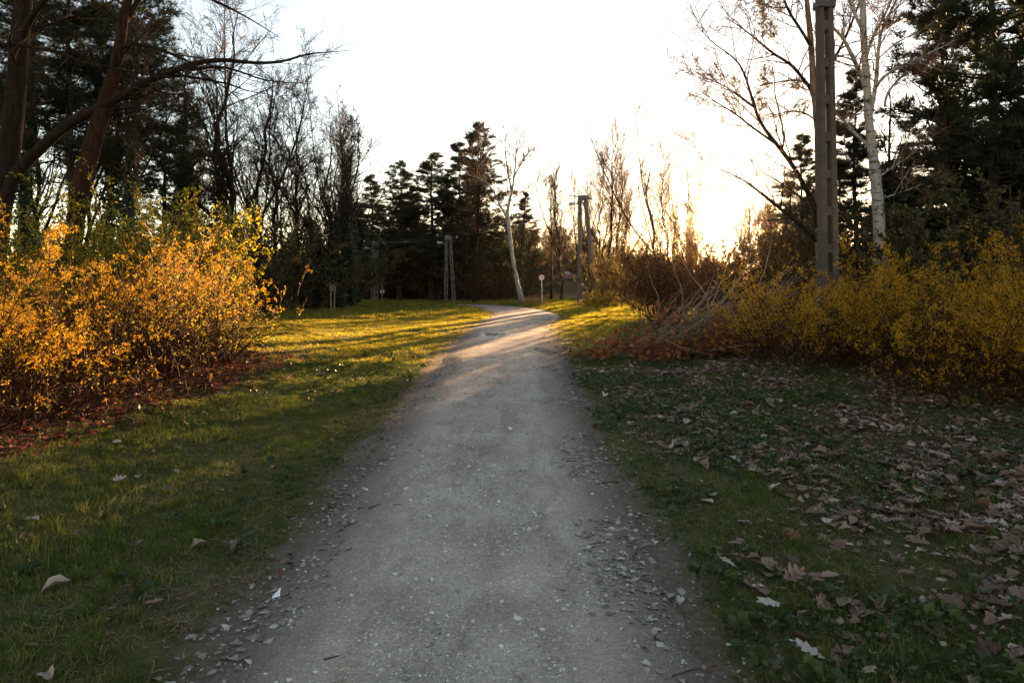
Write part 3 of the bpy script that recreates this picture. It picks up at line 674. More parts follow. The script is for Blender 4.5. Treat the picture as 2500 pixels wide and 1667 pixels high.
# ================================================================== kinds of trees, then their copies
USED = set()
def place(proto, label, px, Y, top_py, rz=None, wid=1.0, group=None, h0=None, dz=0.0):
    H = zat(top_py, Y); s = H / h0
    rz = g.random() * 6.28 if rz is None else rz
    x = at(px, Y); loc = (x, Y, gh1(x, Y) - 0.05 + dz)
    sc = (s * wid, s * wid, s)
    if proto.name not in USED:
        USED.add(proto.name); proto.location = loc; proto.rotation_euler = (0, 0, rz); proto.scale = sc
        proto['label'] = label
        if group: proto['group'] = group
        return proto
    return dup(proto, label, loc, rz, sc, group)
H_BA, H_BB, H_BC, H_PA, H_PB, H_IV = 15.0, 14.0, 13.0, 15.0, 15.0, 14.0
ba = thing('bare_tree', 'x', 'tree'); bare_tree(ba, H_BA, 0.15, np.random.default_rng(21), up=0.10, ang=34, ratio=0.30, t0=0.28, n1=32, n2=8, n3=6, n4=4, rmin=0.012)
bb = thing('bare_tree', 'x', 'tree'); bare_tree(bb, H_BB, 0.17, np.random.default_rng(22), up=0.07, ang=40, ratio=0.36, t0=0.3, n1=15, n2=8, n3=6, n4=4, rmin=0.011, fork=3, wob=.2)
bd = thing('bare_tree', 'x', 'tree'); bare_tree(bd, H_BB, 0.12, np.random.default_rng(29), up=0.12, ang=30, ratio=0.22, t0=0.35, n1=30, n2=8, n3=6, n4=0, rmin=0.017, m=(M_BARK, M_BARK, M_TWIGR))
bc = thing('bare_tree', 'x', 'tree'); bare_tree(bc, H_BC, 0.13, np.random.default_rng(23), up=0.10, ang=36, ratio=0.28, t0=0.25, n1=24, n2=7, n3=7, n4=0, rmin=0.032, m=(M_BARK, M_BARK, M_TWIGR))
pa = thing('pine_tree', 'x', 'tree'); conifer(pa, H_PA, 0.2, np.random.default_rng(24), t0=0.12, whorls=26, lmax=0.26, tufts=7500, need=0.27, nw=0.027, shape=.7)
pb = thing('pine_tree', 'x', 'tree'); conifer(pb, H_PB, 0.2, np.random.default_rng(25), t0=0.36, whorls=15, lmax=0.27, tufts=5000, need=0.25, nw=0.019, shape=.45, bare=.2)
pc = thing('pine_tree', 'x', 'tree'); conifer(pc, H_PB, 0.17, np.random.default_rng(26), t0=0.1, whorls=24, lmax=0.21, tufts=8000, need=0.25, nw=0.026, mneed=M_NEEDLE2, shape=.8)
iv = thing('ivy_covered_tree', 'x', 'tree'); rg = np.random.default_rng(27)
Pa_, Ra_, _, _ = bare_tree(iv, H_IV, 0.15, rg, up=0.10, ang=34, ratio=0.28, t0=0.35, n1=20, n2=7, n3=6, n4=3, rmin=0.011)
ivy_on(iv, Pa_, Ra_, 5200, rg, 0.13, 0.0, 0.62, 0.22)

# left wood, near: pines and ivy trunks behind the yellow bush
NEARP = [(pb, 'dark pine at the far left whose crown leaves the frame behind the big trunk', 62, 27, -260, 0.4, 1.15, H_PB),
         (pb, 'dark pine between the two near trunks on the left, broad layered crown', 170, 25, -120, 2.2, 1.25, H_PB),
         (pb, 'dark pine just right of the leaning trunk with shelves of needles', 322, 28, -30, 4.0, 1.1, H_PB),
         (pb, 'short dark pine low behind the tip of the yellow bush', 395, 36, 215, 1.0, 1.2, H_PB),
         (iv, 'ivy wrapped trunk at the far left edge, low behind the bush', 45, 22, 120, 1.0, .9, H_IV),
         (iv, 'ivy wrapped trunk just right of the leaning reddish trunk', 262, 26, 60, 2.0, .9, H_IV),
         (iv, 'slim ivy trunk left of the bush tip', 322, 24, 80, 3.1, .8, H_IV),
         (bb, 'thin bare tree showing between the leaning trunk and the pines', 228, 30, 60, 0.3, .8, H_BB),
         (bb, 'thin bare tree at the left behind the dark pine', 110, 32, 120, 5.0, .9, H_BB),
         (iv, 'ivy wrapped tree with a bare twiggy top right of the bush tip', 445, 33, 150, 0.5, 1.0, H_IV),
         (bb, 'tall bare forked tree over the middle of the left wood, finest twigs highest', 535, 33, 5, 2.5, 1.05, H_BB),
         (iv, 'tall ivy footed tree beside the tall bare forked tree', 552, 35, 120, 4.2, 1.0, H_IV),
         (bb, 'bare tree with upswept limbs right of the tall forked tree', 612, 36, 180, 1.4, 1.1, H_BB),
         (ba, 'slender bare tree left of the leaning thin trunk', 660, 38, 250, 3.3, 1.2, H_BA),
         (ba, 'bare tree with twiggy rounded top in the gap of the left wood', 742, 40, 255, 0.9, 1.25, H_BA),
         (bb, 'bare tree furthest right among the twiggy tops of the left wood', 805, 40, 285, 2.9, .9, H_BB),
         (iv, 'dark ivy column tree beside the roofed notice board', 826, 41, 330, 1.9, 1.5, H_IV),
         (iv, 'ivy clad tree with brown leaves left of the notice board', 770, 39, 400, 5.5, 1.5, H_IV)]
for pr, lb, px, Y, top, rz, wd, h0 in NEARP: place(pr, lb, px, Y, top, rz, wd, None, h0)
# central pines and trees behind the meadow
MID = [(pc, 'grey green pine at the left end of the central pine group', 905, 70, 425, .2, 1.5, H_PB),
       (pa, 'pine with a spiky top, second from left in the central group', 975, 64, 395, 1.3, 1.35, H_PA),
       (pa, 'broad dark pine in the middle of the central group', 1055, 63, 372, 2.6, 1.5, H_PA),
       (pc, 'pine with twin pointed tops left of the tallest pine', 1118, 64, 345, .9, 1.5, H_PB),
       (pa, 'tallest pine of the central group with a narrow pointed top', 1172, 62, 298, 4.4, 1.15, H_PA),
       (pa, 'low dark pine filling the foot of the central group', 1015, 74, 520, 5.1, 1.9, H_PA),
       (pa, 'low dark pine under the tallest pine', 1140, 75, 500, .4, 1.8, H_PA),
       (pc, 'small pine right of the leaning birch with thin level branches', 1283, 66, 470, 3.0, 1.2, H_PB),
       (pa, 'dark pine low on the left of the far lamp poles', 870, 76, 500, 2.0, 1.7, H_PA),
       (bd, 'rusty twigged bare tree in front of the tallest pine', 1160, 55, 335, 0.7, 1.6, H_BB),
       (iv, 'narrow ivy column standing behind the leaning birch', 1268, 57, 455, 1.1, 1.1, H_IV),
       (bd, 'slim bare tree left of the round sign with mistletoe balls', 1345, 58, 430, 2.2, 1.1, H_BB),
       (bb, 'dark bare tree leaning right between the round sign and the lamp pole', 1369, 57, 420, 3.6, .9, H_BB),
       (bd, 'thin bare tree right behind the timber lamp pole', 1412, 62, 440, 4.2, 1.1, H_BB),
       (ba, 'bare tree with rust coloured twigs right of the timber lamp pole', 1462, 60, 400, 5.2, 1.0, H_BA),
       (bd, 'tall bare tree with a straight pale trunk right of the lamp pole', 1488, 58, 330, .5, 1.2, H_BB),
       (bd, 'thin dark bare stem next to the straight pale trunk', 1503, 60, 350, 1.5, .9, H_BB),
       (bb, 'bare tree that forks into three upright stems above the shrub', 1588, 50, 300, 2.4, .75, H_BB),
       (bd, 'bare tree thin against the white sky left of the sun', 1632, 52, 375, 4.9, .9, H_BB),
       (iv, 'small ivy tufted tree next to the sun', 1692, 46, 335, 3.7, .9, H_IV)]
for pr, lb, px, Y, top, rz, wd, h0 in MID: place(pr, lb, px, Y, top, rz, wd, None, h0)
gm = np.random.default_rng(35)
for i in range(18):
    px = 400 + 480 * gm.random(); Y = 41 + 22 * gm.random(); pr, h0 = ((bb, H_BB), (iv, H_IV), (ba, H_BA), (bd, H_BB))[i % 4]
    place(pr, ('bare twiggy tree', 'ivy footed tree', 'slender bare tree', 'rusty twigged bare tree')[i % 4] + ' of the back rows of the left wood', px, Y, 190 + 260 * gm.random() + 110 * (px > 780), None, 1.0, 'back rows of the left wood', h0)
for i in range(13):
    px = 1335 + 390 * gm.random(); Y = 62 + 26 * gm.random(); pr, h0 = ((bb, H_BB), (bd, H_BB))[i % 2]
    place(pr, ('thin dark bare tree', 'thin rusty bare tree')[i % 2] + ' standing against the white sky left of the sun', px, Y, 400 + 110 * gm.random(), None, .75, 'thin bare trees left of the sun', h0)
# right wood
RIGHT = [(pc, 'open brown green conifer between the concrete pole and the white birch', 2085, 24, 175, 1.2, 1.1, H_PB),
         (iv, 'dark ivy column right behind the white birch', 2168, 22, 190, 2.4, 1.2, H_IV),
         (pc, 'low dark conifer right of the concrete pole foot', 1960, 27, 330, 3.9, 1.3, H_PB),
         (pc, 'dark conifer with wide low boughs right of the ivy column', 2215, 26, 350, .8, 1.6, H_PB),
         (iv, 'tall thin trunk with climbing ivy left of the darkest conifer', 2340, 19, -150, 4.0, 1.0, H_IV),
         (pa, 'darkest big conifer at the right edge of the wood', 2425, 17, -420, 2.0, .95, H_PA),
         (pa, 'conifer cut by the right edge behind the yellow bush', 2560, 19, -300, 4.6, 1.0, H_PA),
         (iv, 'ivy wrapped trunk deep in the dark right corner', 2470, 21, -60, 0.1, 1.4, H_IV),
         (pa, 'low conifer closing the right wood under the tall ones', 2350, 24, 250, 5.4, 1.7, H_PA)]
for pr, lb, px, Y, top, rz, wd, h0 in RIGHT: place(pr, lb, px, Y, top, rz, wd, None, h0)
# far wood beyond the road
gf = np.random.default_rng(31)
for i in range(46):
    px = 1235 + 290 * gf.random(); Y = 128 + 40 * gf.random()
    place(bc, 'bare tree of the rusty wood beyond the road left of the sun', px, Y, 590 - 30 * gf.random() + 25 * (px > 1450), None, 1.7, 'bare trees of the far wood left of the sun', H_BC)
for i in range(40):
    px = 1800 + 190 * gf.random(); Y = 62 + 16 * gf.random()
    place(bc, 'bare tree in the row of thin trunks right of the sun', px, Y, 488 + 40 * gf.random() + 25 * (px < 1822), None, .8, 'row of bare trees right of the sun', H_BC)
for i in range(22):
    px = -150 + 1000 * gf.random(); Y = 75 + 40 * gf.random()
    place(bc, 'thin bare tree of the bright distance behind the left wood', px, Y, 480 + 90 * gf.random(), None, 1.2, 'thin trees far behind the left wood', H_BC)
for i in range(12):
    px = 2180 + 150 * gf.random(); Y = 70 + 30 * gf.random()
    place(bc, 'thin bare tree in the gap of the right wood', px, Y, 440 + 80 * gf.random(), None, 1.0, 'thin trees in the gap of the right wood', H_BC)
for i in range(26):
    px = 1500 + 320 * gf.random(); Y = 150 + 50 * gf.random()
    place(bc, 'low distant tree under the sun beyond the road', px, Y, 650 - 20 * gf.random(), None, 2.4, 'low distant trees under the sun', H_BC)
print('trees', round(time.time() - T0, 1))

# ================================================================== shrubs
PET_V = np.array([[0, 0, 0], [-.16, .45, .12], [.16, .45, .12], [0, 1, .02]])
PET_F = np.array([[0, 2, 1], [1, 2, 3]])
def flowers(b, pos, rg, size=0.022):
    n = len(pos); base = randdir(n, rg); base[:, 2] = base[:, 2] * 0.6 - 0.2; Fm = frames(base, rg.random(n) * 6.28)
    for k in range(4):
        a = k * math.pi / 2; v = np.array([math.cos(a), 0.45, math.sin(a)])
        dd = np.einsum('bij,j->bi', Fm, v); M = frames(dd, rg.random(n) * 6.28) * (size * (0.8 + 0.5 * rg.random(n)))[:, None, None]
        b.stamp(PET_V, PET_F, M, pos)
def shrub(name, label, loc, rg, h=2.0, r=1.3, canes=60, side=10, base_r=0.5, arch=-0.07, leafn=3000, lsize=0.045, lm=None, fl=0, fl_lo=0.25, cane_m=None, cr=0.009, sub=5, group=None, fsize=0.0185, lean=(0, 0), flo_clump=True, rmin=0.0036):
    root = thing(name, label, 'shrub', loc, 0, group)
    a = rg.random(canes) * 6.28; rr = np.sqrt(rg.random(canes)) * base_r
    st = np.stack([np.cos(a) * rr, np.sin(a) * rr, np.full(canes, -0.1)], -1)
    tilt = np.abs(rg.normal(size=canes)) * 0.32 * r / h * 1.6 + 0.08
    d = np.stack([np.cos(a) * np.sin(tilt) + lean[0], np.sin(a) * np.sin(tilt) + lean[1], np.cos(tilt)], -1)
    L = h * (0.65 + 0.5 * rg.random(canes)) * 1.08
    P = grow(st, d, L, 10, 0.09, arch * np.linspace(.4, 1.6, canes), rg)
    P[:, :, 2] = np.maximum(P[:, :, 2], 0.02 * np.arange(10)[None])
    Rd = taper(np.full(canes, cr) * (0.7 + 0.6 * rg.random(canes)), 10, 0.35)
    lv = levels(P, Rd, [(side, 0.15, 1.0, 42, 0.36, 6, 0.13, 0.0, 3, 0.6, rmin), (sub, 0.1, 1.0, 40, 0.5, 4, 0.15, 0.0, 3, 0.7, rmin * .8)], rg)
    b = MB(); b.tubes(P, Rd, 4); b.obj('canes', cane_m or M_CANE, root, True, 'stuff')
    b = MB()
    for L_ in lv: b.tubes(*L_)
    b.obj('twigs', cane_m or M_CANE, root, True, 'stuff')
    off = np.array(loc)
    def sample(n, zl):
        p1, d1 = along(lv[0][0], n, rg, 0.05, 1.0, 0.012); p2, d2 = along(lv[1][0], n, rg, 0.0, 1.0, 0.012)
        p3, d3 = along(P, n // 2, rg, 0.3, 1.0, 0.012)
        p = np.concatenate([p1, p2, p3]); d = np.concatenate([d1, d2, d3]); o = rg.permutation(len(p)); p, d = p[o], d[o]
        k = (rg.random(len(p)) < sstep(zl - 0.25, zl + 0.35, p[:, 2] / h) * .95 + 0.05)
        return p[k], d[k]
    if fl:
        p, d = sample(fl * 2, fl_lo)
        q = p + off
        c = .6 * fbm(q[:, 0] + q[:, 2] * .7, q[:, 1] + q[:, 2] * 1.3, 2.2, 71) + .4 * fbm(q[:, 0] * 1.3 - q[:, 2], q[:, 1] - q[:, 2] * .8, 6.0, 72) if flo_clump else rg.random(len(q))
        p = p[c > 0.445][:max(fl // 4, 1)]; p = np.repeat(p, 5, 0) + rg.normal(size=(len(p) * 5, 3)) * .020
        b = MB(); flowers(b, p, rg, fsize); b.obj('flowers', M_PETAL, root, False, 'stuff')
    if leafn:
        p, d = sample(leafn, 0.3); p, d = p[:leafn], d[:leafn]
        b = MB(); leaf_field(b, p, lsize, rg, 0.5, d, 0.7); b.obj('leaves', lm or M_SPRING, root, False, 'stuff')
    return root
g = np.random.default_rng(41)
def sh(name, label, x, y, **k): return shrub(name, label, (x, y, gh1(x, y)), g, **k)
# left yellow mass
sh('forsythia_bush', 'orange yellow flowering bush nearest on the left edge', -5.25, 6.45, h=1.42, arch=-.09, r=1.35, canes=130, base_r=0.9, leafn=5000, lsize=.03, fl=6500, fl_lo=.42, lm=M_SPRING)
sh('forsythia_bush', 'orange yellow flowering bush in the front middle of the left mass, red brown stems low', -5.65, 9.3, h=1.85, r=1.45, canes=150, base_r=1.1, leafn=7000, lsize=.032, fl=8000, fl_lo=.55)
sh('forsythia_bush', 'yellow flowering bush at the left back under the big trunk', -8.3, 10.6, h=1.6, r=1.6, canes=100, base_r=1.1, leafn=6000, lsize=.035, fl=7000, fl_lo=.5)
sh('forsythia_bush', 'low twiggy yellow bush at the right end of the left mass beside the lawn', -5.45, 11.2, h=1.55, r=1.3, canes=100, base_r=.9, leafn=3800, lsize=.034, fl=3800, fl_lo=.55)
sh('leafy_shrub', 'tallest yellow green shrub with a narrow tip behind the orange yellow bushes', -6.75, 12.4, h=2.7, r=0.8, canes=56, base_r=.8, arch=-0.025, leafn=17000, lsize=.06, lm=M_SPRING, cr=.012, side=9)
sh('leafy_shrub', 'yellow green rounded shrub at the right of the tall tip, in new leaf', -7.1, 13.4, h=2.35, r=1.3, canes=100, base_r=1.1, arch=-0.06, leafn=20000, lsize=.052, lm=M_SPRING, cr=.01, side=9)
sh('leafy_shrub', 'yellow green shrub to the left of the tall tip in front of the leaning trunk', -7.9, 11.9, h=1.85, r=1.4, canes=70, base_r=1.0, arch=-0.06, leafn=12000, lsize=.05, lm=M_SPRING, cr=.01, side=8)
# right yellow mass
sh('forsythia_bush', 'yellow flowering bush at the left end of the right mass beside the stick heap', 4.8, 10.7, h=1.62, rmin=.0028, r=1.4, canes=100, base_r=.9, leafn=4500, lsize=.034, fl=13000, fl_lo=.35)
sh('forsythia_bush', 'yellow flowering bush in the middle of the right mass below the white birch', 6.3, 9.9, h=1.68, rmin=.0028, r=1.6, canes=110, base_r=1.0, leafn=4500, lsize=.034, fl=13000, fl_lo=.38)
sh('forsythia_bush', 'yellow flowering bush at the right edge with long loose shoots', 7.6, 9.0, h=1.9, rmin=.0028, r=1.6, canes=100, base_r=1.0, leafn=4500, lsize=.034, fl=13000, fl_lo=.38)
sh('forsythia_bush', 'sparser twiggy yellow bush low in front of the right mass', 5.5, 8.2, h=1.3, rmin=.0028, r=1.3, canes=80, base_r=.8, leafn=2500, lsize=.03, fl=4200, fl_lo=.35)
sh('forsythia_bush', 'yellow flowering bush nearest the path at the right edge, dark twiggy base', 6.7, 7.5, h=1.45, rmin=.0028, r=1.4, canes=100, base_r=.9, leafn=4000, lsize=.032, fl=8000, fl_lo=.35)
# shrubs in front of the sun
sh('leafy_shrub', 'wide dark twiggy shrub glowing just below the sun', 6.2, 24.5, h=3.2, r=2.8, canes=160, base_r=1.2, arch=-0.02, leafn=15000, lsize=.06, lm=M_RUSTGR, cr=.015, side=10, rmin=.006, cane_m=M_CANE)
sh('leafy_shrub', 'backlit rusty shrub behind the top of the stick heap', 6.9, 19.5, h=2.9, r=2.0, canes=130, base_r=1.1, arch=-0.025, leafn=11000, lsize=.05, lm=M_RUSTGR, cr=.012, side=9, rmin=.005)
sh('leafy_shrub', 'ragged green shrub left of the wide shrub with leaves against the sky', 6.4, 30.0, h=2.7, r=1.7, canes=60, base_r=1.0, arch=-0.03, leafn=6000, lsize=.07, lm=M_RUSTGR, cr=.015, side=8, rmin=.007, cane_m=M_TWIG)
sh('leafy_shrub', 'ivy leaved sapling right beside the timber lamp pole', at(1488, 45), 45, h=3.2, r=1.0, canes=26, base_r=.5, arch=-0.01, leafn=4500, lsize=.11, lm=M_GREENLF, cr=.02, side=7, rmin=.009, cane_m=M_TWIG)
sh('leafy_shrub', 'low yellow green bush right of the foot of the timber lamp pole', at(1470, 43), 43, h=1.1, r=.8, canes=30, base_r=.5, leafn=2600, lsize=.09, lm=M_SPRING, cr=.012, rmin=.008)
# dark shrubs: one kind, copied
dk = shrub('dark_shrub', 'x', (0, 0, 0), g, h=4.0, r=2.6, canes=46, base_r=1.2, arch=-0.03, leafn=9000, lsize=.15, lm=M_DARKLF, cr=.022, side=7, rmin=.010, cane_m=M_TWIG)
DK = [('dark thicket shrub left of the roofed notice board', 735, 41, 600), ('dark thicket shrub behind the roofed notice board', 790, 50, 560), ('dark shrub between notice board and lamp poles', 858, 76, 590),
      ('dark shrub right of the farthest lamp poles', 960, 76, 610), ('dark shrub left of the middle lamp poles', 1035, 74, 600), ('dark shrub right of the middle lamp poles', 1135, 73, 610), ('dark brown shrub at the foot of the tallest pine', 1195, 60, 620),
      ('dark shrub behind the right end of the left yellow mass', 655, 36, 570), ('dark shrub deep behind the leafy tip', 590, 33, 540), ('dark shrub low at the far left under the pines', 30, 24, 590), ('dark shrub low between the near left trunks', 120, 26, 590),
      ('dark shrub behind the right yellow mass below the ivy column', 2190, 21, 540), ('dark shrub under the darkest conifer', 2380, 15, 510), ('dark shrub closing the right edge', 2540, 15.5, 470), ('dark shrub at the foot of the right open conifer', 2080, 23, 570), ('dark shrub left of the concrete pole foot', 1900, 26, 590),
      ('rusty bramble shrub behind the leaning birch', 1240, 66, 650), ('dark shrub at the foot of the left embankment', 1085, 78, 650)]
for i, (lb, px, Y, top) in enumerate(DK): place(dk, lb, px, Y, top, None, 1.25, None, 4.3)
rt = shrub('bare_shrub', 'x', (0, 0, 0), g, h=5.0, r=3.6, canes=50, base_r=2.0, arch=-0.01, leafn=0, cr=.04, side=9, sub=5, rmin=.028, cane_m=M_TWIGR)
for i in range(44):
    px = 1225 + 350 * g.random(); Y = 124 + 22 * g.random()
    place(rt, 'rusty leafless shrub of the thicket beyond the road left of the sun', px, Y, 645 - 45 * g.random(), None, 1.5, 'rusty thicket beyond the road left of the sun', 5.2)
for i in range(34):
    px = 1560 + 480 * g.random(); Y = 124 + 22 * g.random()
    place(rt, 'rusty leafless shrub of the low thicket under and right of the sun', px, Y, 660 - 25 * g.random() - 20 * (px > 1800), None, 1.7, 'low rusty thicket under the sun', 5.2)
for i in range(26):
    px = 560 + 680 * g.random(); Y = 66 + 16 * g.random()
    place(dk, 'dark shrub of the deep thicket under the central pines', px, Y, 655 - 60 * g.random(), None, 1.5, 'dark thicket under the central pines', 4.3)
for i in range(34):
    px = 560 + 690 * g.random(); Y = 74 + 40 * g.random()
    place(bc, 'thin bare tree in the dark wood behind the central pines', px, Y, 520 + 60 * g.random(), None, 1.6, 'bare trees behind the central pines', H_BC)
print('shrubs', round(time.time() - T0, 1))

# ================================================================== stick heap
def heap():
    rg = np.random.default_rng(51)
    x0, y0 = 3.55, 13.2; root = thing('brush_pile', 'heap of cut sticks and dry canes with dead oak leaves at the lawn edge', 'brush pile', (x0, y0, gh1(x0, y0)))
    # long canes lying up against the bush
    protos = []
    for k in range(6):
        L = 1.3 + 0.24 * k; P = grow(np.zeros((1, 3)), np.array([[1., 0, 0]]), np.array([L]), 9, 0.11, 0.0, rg)
        b = MB(); b.tubes(P, np.linspace(0.006 + .0025 * k, 0.003, 9)[None], 4); protos.append(b.mesh('stick', M_DRY, True))
    for k in range(260):
        o = link('stick', protos[k % 6], root)
        f = rg.random(); yaw = rg.normal() * 0.55 + 0.1
        o.location = (-1.35 + 2.2 * f + 0.25 * rg.normal(), -0.6 + 1.6 * rg.random(), 0.03 + 0.75 * f * rg.random())
        o.rotation_euler = (rg.random() * 6.28, -(0.36 + 0.24 * rg.normal()), yaw)
    st = np.stack([rg.normal(size=300) * 0.9 + 0.3, rg.normal(size=300) * 0.6, np.abs(rg.normal(size=300)) * 0.3], -1)
    d = np.stack([np.abs(rg.normal(size=300)) + .4, rg.normal(size=300) * .6, 0.35 + .4 * rg.normal(size=300)], -1)
    P = grow(st, d, 0.5 + 0.8 * rg.random(300), 5, 0.12, -0.02, rg); P[:, :, 2] = np.maximum(P[:, :, 2], 0.02)
    lv = levels(P, taper(np.full(300, .005), 5), [(4, .2, 1, 38, .45, 4, .14, 0, 3, .7, .0028)], rg)
    b = MB(); b.tubes(P, taper(np.full(300, .005), 5, .4), 3); b.tubes(*lv[0]); b.obj('fine_twigs', M_TWIG, root, True, 'stuff')
    b = MB()
    cl = np.array([[-1.6, -.6, .25], [-1.3, -.7, .4], [-1.1, -.8, .12], [-.3, -.9, .35], [.1, -.9, .3], [.5, -.8, .4], [.9, -.8, .3], [1.2, -.7, .35], [.3, -.7, .6], [1.0, -.3, .9], [-.55, -.1, .78], [-.7, -.9, .2], [1.5, -.6, .2], [-1.9, -.2, .1], [1.3, -.2, 1.1]])
    w = rg.integers(0, len(cl), 1300); p = cl[w] + rg.normal(size=(1300, 3)) * np.array([.17, .14, .11])
    p[:, 2] = np.maximum(p[:, 2], .03)
    V, Fc = oak_leaf(rg, 0.5, tri=True)
    M = frames(norm(rg.normal(size=(1300, 3)) + np.array([0, 0, -.8])), rg.random(1300) * 6.28) * (0.12 * (.6 + .7 * rg.random(1300)))[:, None, None]
    b.stamp(V, Fc, M, p); b.obj('dead_leaves', M_RUSTLF, root, False, 'stuff')

OAK = np.array([(0.012, 0.0), (0.015, .12), (.12, .20), (.17, .25), (.11, .29), (.27, .36), (.31, .42), (.16, .45), (.33, .57), (.36, .64), (.18, .64), (.26, .79), (.23, .84), (.11, .83), (.05, .96), (0.0, 1.0)])
def oak_leaf(rg, curl=0.5, tri=False):
    n = len(OAK); k1, k2 = curl * (0.4 + rg.random()), curl * rg.normal() * .5
    L, C, Rr = [], [], []
    for (w, y) in OAK:
        z0 = k2 * (y - .5) ** 2 * 1.6 + 0.01 * rg.normal()
        zl = k1 * w * w * 1.9 + 0.02 * rg.normal() * w * 3; zr = k1 * w * w * 1.9 + 0.02 * rg.normal() * w * 3
        L.append((-w * .92, y, z0 + zl)); C.append((0, min(y, .98), z0)); Rr.append((w * .92, y, z0 + zr))
    V = np.array(L + C + Rr); F_ = []
    for i in range(n - 1):
        F_ += [(i, n + i, n + i + 1, i + 1), (n + i, 2 * n + i, 2 * n + i + 1, n + i + 1)]
    F_ = np.array(F_)
    if tri: F_ = np.concatenate([F_[:, [0, 1, 2]], F_[:, [0, 2, 3]]])
    V[:, 1] -= .5; return V, F_
heap()
gr = np.random.default_rng(53)
br = MB(); P = limb([(1640, 806), (1610, 790), (1590, 785), (1578, 768), (1567, 766)], 19.0, [11, 9, 8, 6, 3])
br.tubes(*P, 7)
tag(br.obj('crooked_branch', M_BARKD, None, True), 'crooked dark branch sticking out left of the wide shrub', 'branch')

# ================================================================== scattering: grass, weeds, stones, leaves
def proto_coll(name, meshes):
    c = bpy.data.collections.new(name)
    for i, me in enumerate(meshes):
        o = bpy.data.objects.new('%s_%02d' % (name, i), me); c.objects.link(o)
    return c
def scatter(name, pos, rot, scl, vid, coll, m):
    me = bpy.data.meshes.new(name); me.vertices.add(len(pos)); me.vertices.foreach_set('co', np.asarray(pos, np.float32).ravel())
    a = me.attributes.new('rot', 'FLOAT_VECTOR', 'POINT'); a.data.foreach_set('vector', np.asarray(rot, np.float32).ravel())
    a = me.attributes.new('scl', 'FLOAT', 'POINT'); a.data.foreach_set('value', np.asarray(scl, np.float32))
    a = me.attributes.new('vid', 'INT', 'POINT'); a.data.foreach_set('value', np.asarray(vid, np.int32))
    me.materials.append(m)
    o = link(name, me, None, 'stuff')
    ng = bpy.data.node_groups.new(name, 'GeometryNodeTree')
    ng.interface.new_socket('Geometry', in_out='INPUT', socket_type='NodeSocketGeometry')
    ng.interface.new_socket('Geometry', in_out='OUTPUT', socket_type='NodeSocketGeometry')
    n, l = ng.nodes, ng.links
    gi, go = n.new('NodeGroupInput'), n.new('NodeGroupOutput')
    ip = n.new('GeometryNodeInstanceOnPoints'); ci = n.new('GeometryNodeCollectionInfo')
    ci.inputs['Collection'].default_value = coll; ci.inputs['Separate Children'].default_value = True; ci.inputs['Reset Children'].default_value = True
    ip.inputs['Pick Instance'].default_value = True
    def na(nm, t):
        x = n.new('GeometryNodeInputNamedAttribute'); x.data_type = t; x.inputs['Name'].default_value = nm
        return next(s for s in x.outputs if s.enabled and s.name == 'Attribute')
    l.new(gi.outputs[0], ip.inputs['Points']); l.new(ci.outputs[0], ip.inputs['Instance'])
    e2r = n.new('FunctionNodeEulerToRotation'); l.new(na('rot', 'FLOAT_VECTOR'), e2r.inputs[0]); l.new(e2r.outputs[0], ip.inputs['Rotation'])
    l.new(na('scl', 'FLOAT'), ip.inputs['Scale']); l.new(na('vid', 'INT'), ip.inputs['Instance Index'])
    l.new(ip.outputs[0], go.inputs[0])
    md = o.modifiers.new('scatter', 'NODES'); md.node_group = ng
    return o
def blade_tuft(rg, n, rad, h, w, m, lean=.5):
    a = rg.random(n) * 6.28; rr = rad * np.sqrt(rg.random(n)); st = np.stack([np.cos(a) * rr, np.sin(a) * rr, np.full(n, -0.012)], -1)
    b_ = rg.random(n) * 6.28; tl = np.abs(rg.normal(size=n)) * lean
    d = np.stack([np.cos(b_) * np.sin(tl), np.sin(b_) * np.sin(tl), np.cos(tl)], -1)
    P = grow(st, d, h * (0.5 + 0.8 * rg.random(n)), 4, 0.12, -0.16, rg)
    sd = norm(np.stack([-d[:, 1], d[:, 0], np.zeros(n)], -1) + 0.3 * rg.normal(size=(n, 3))); ww = w * (0.7 + .6 * rg.random(n))
    prof = np.array([.8, 1, .75, .05])
    V = np.stack([P - sd[:, None] * (ww[:, None] * prof)[..., None] / 2, P + sd[:, None] * (ww[:, None] * prof)[..., None] / 2], 2)
    q = (np.arange(n) * 8)[:, None] + np.array([0, 2, 4])[None]; q = q.ravel()
    k = MB(); k.add(V, np.stack([q, q + 1, q + 3, q + 2], -1)); return k.mesh('tuft', m)
rg = np.random.default_rng(61)
GN = proto_coll('near_tuft', [blade_tuft(rg, 40, .07, .036, .0032, M_GRASSN, .8) for _ in range(5)] + [blade_tuft(rg, 50, .055, .07, .0036, M_GRASSN, .6)])
GM = proto_coll('mid_tuft', [blade_tuft(rg, 46, .13, .06, .007, M_GRASS, .6) for _ in range(4)])
GF = proto_coll('far_tuft', [blade_tuft(rg, 60, .30, .11, .016, M_GRASS) for _ in range(4)])
def field(x0, x1, y0, y1, dens, keep, rg):
    n = int((x1 - x0) * (y1 - y0) * dens); x = x0 + (x1 - x0) * rg.random(n); y = y0 + (y1 - y0) * rg.random(n)
    k = (rg.random(n) < keep(x, y)) & (np.abs(x) < y * 0.80 + 1.6)
    x, y = x[k], y[k]; return np.stack([x, y, gh(x, y)], -1)
def rots(n, rg, tilt=.12): return np.stack([rg.normal(size=n) * tilt, rg.normal(size=n) * tilt, rg.random(n) * 6.28], -1)
def gkeep(x, y):
    patch = 0.35 + 0.65 * sstep(0.33, 0.55, fbm(x, y, 1.3, 81))
    return verge_mask(x, y) * patch * (1 - np.where(x < 0, 0.95, 0.55) * litter_mask(x, y)) + 0.03 * (np.abs(path_u(x, y)) > 1.12)
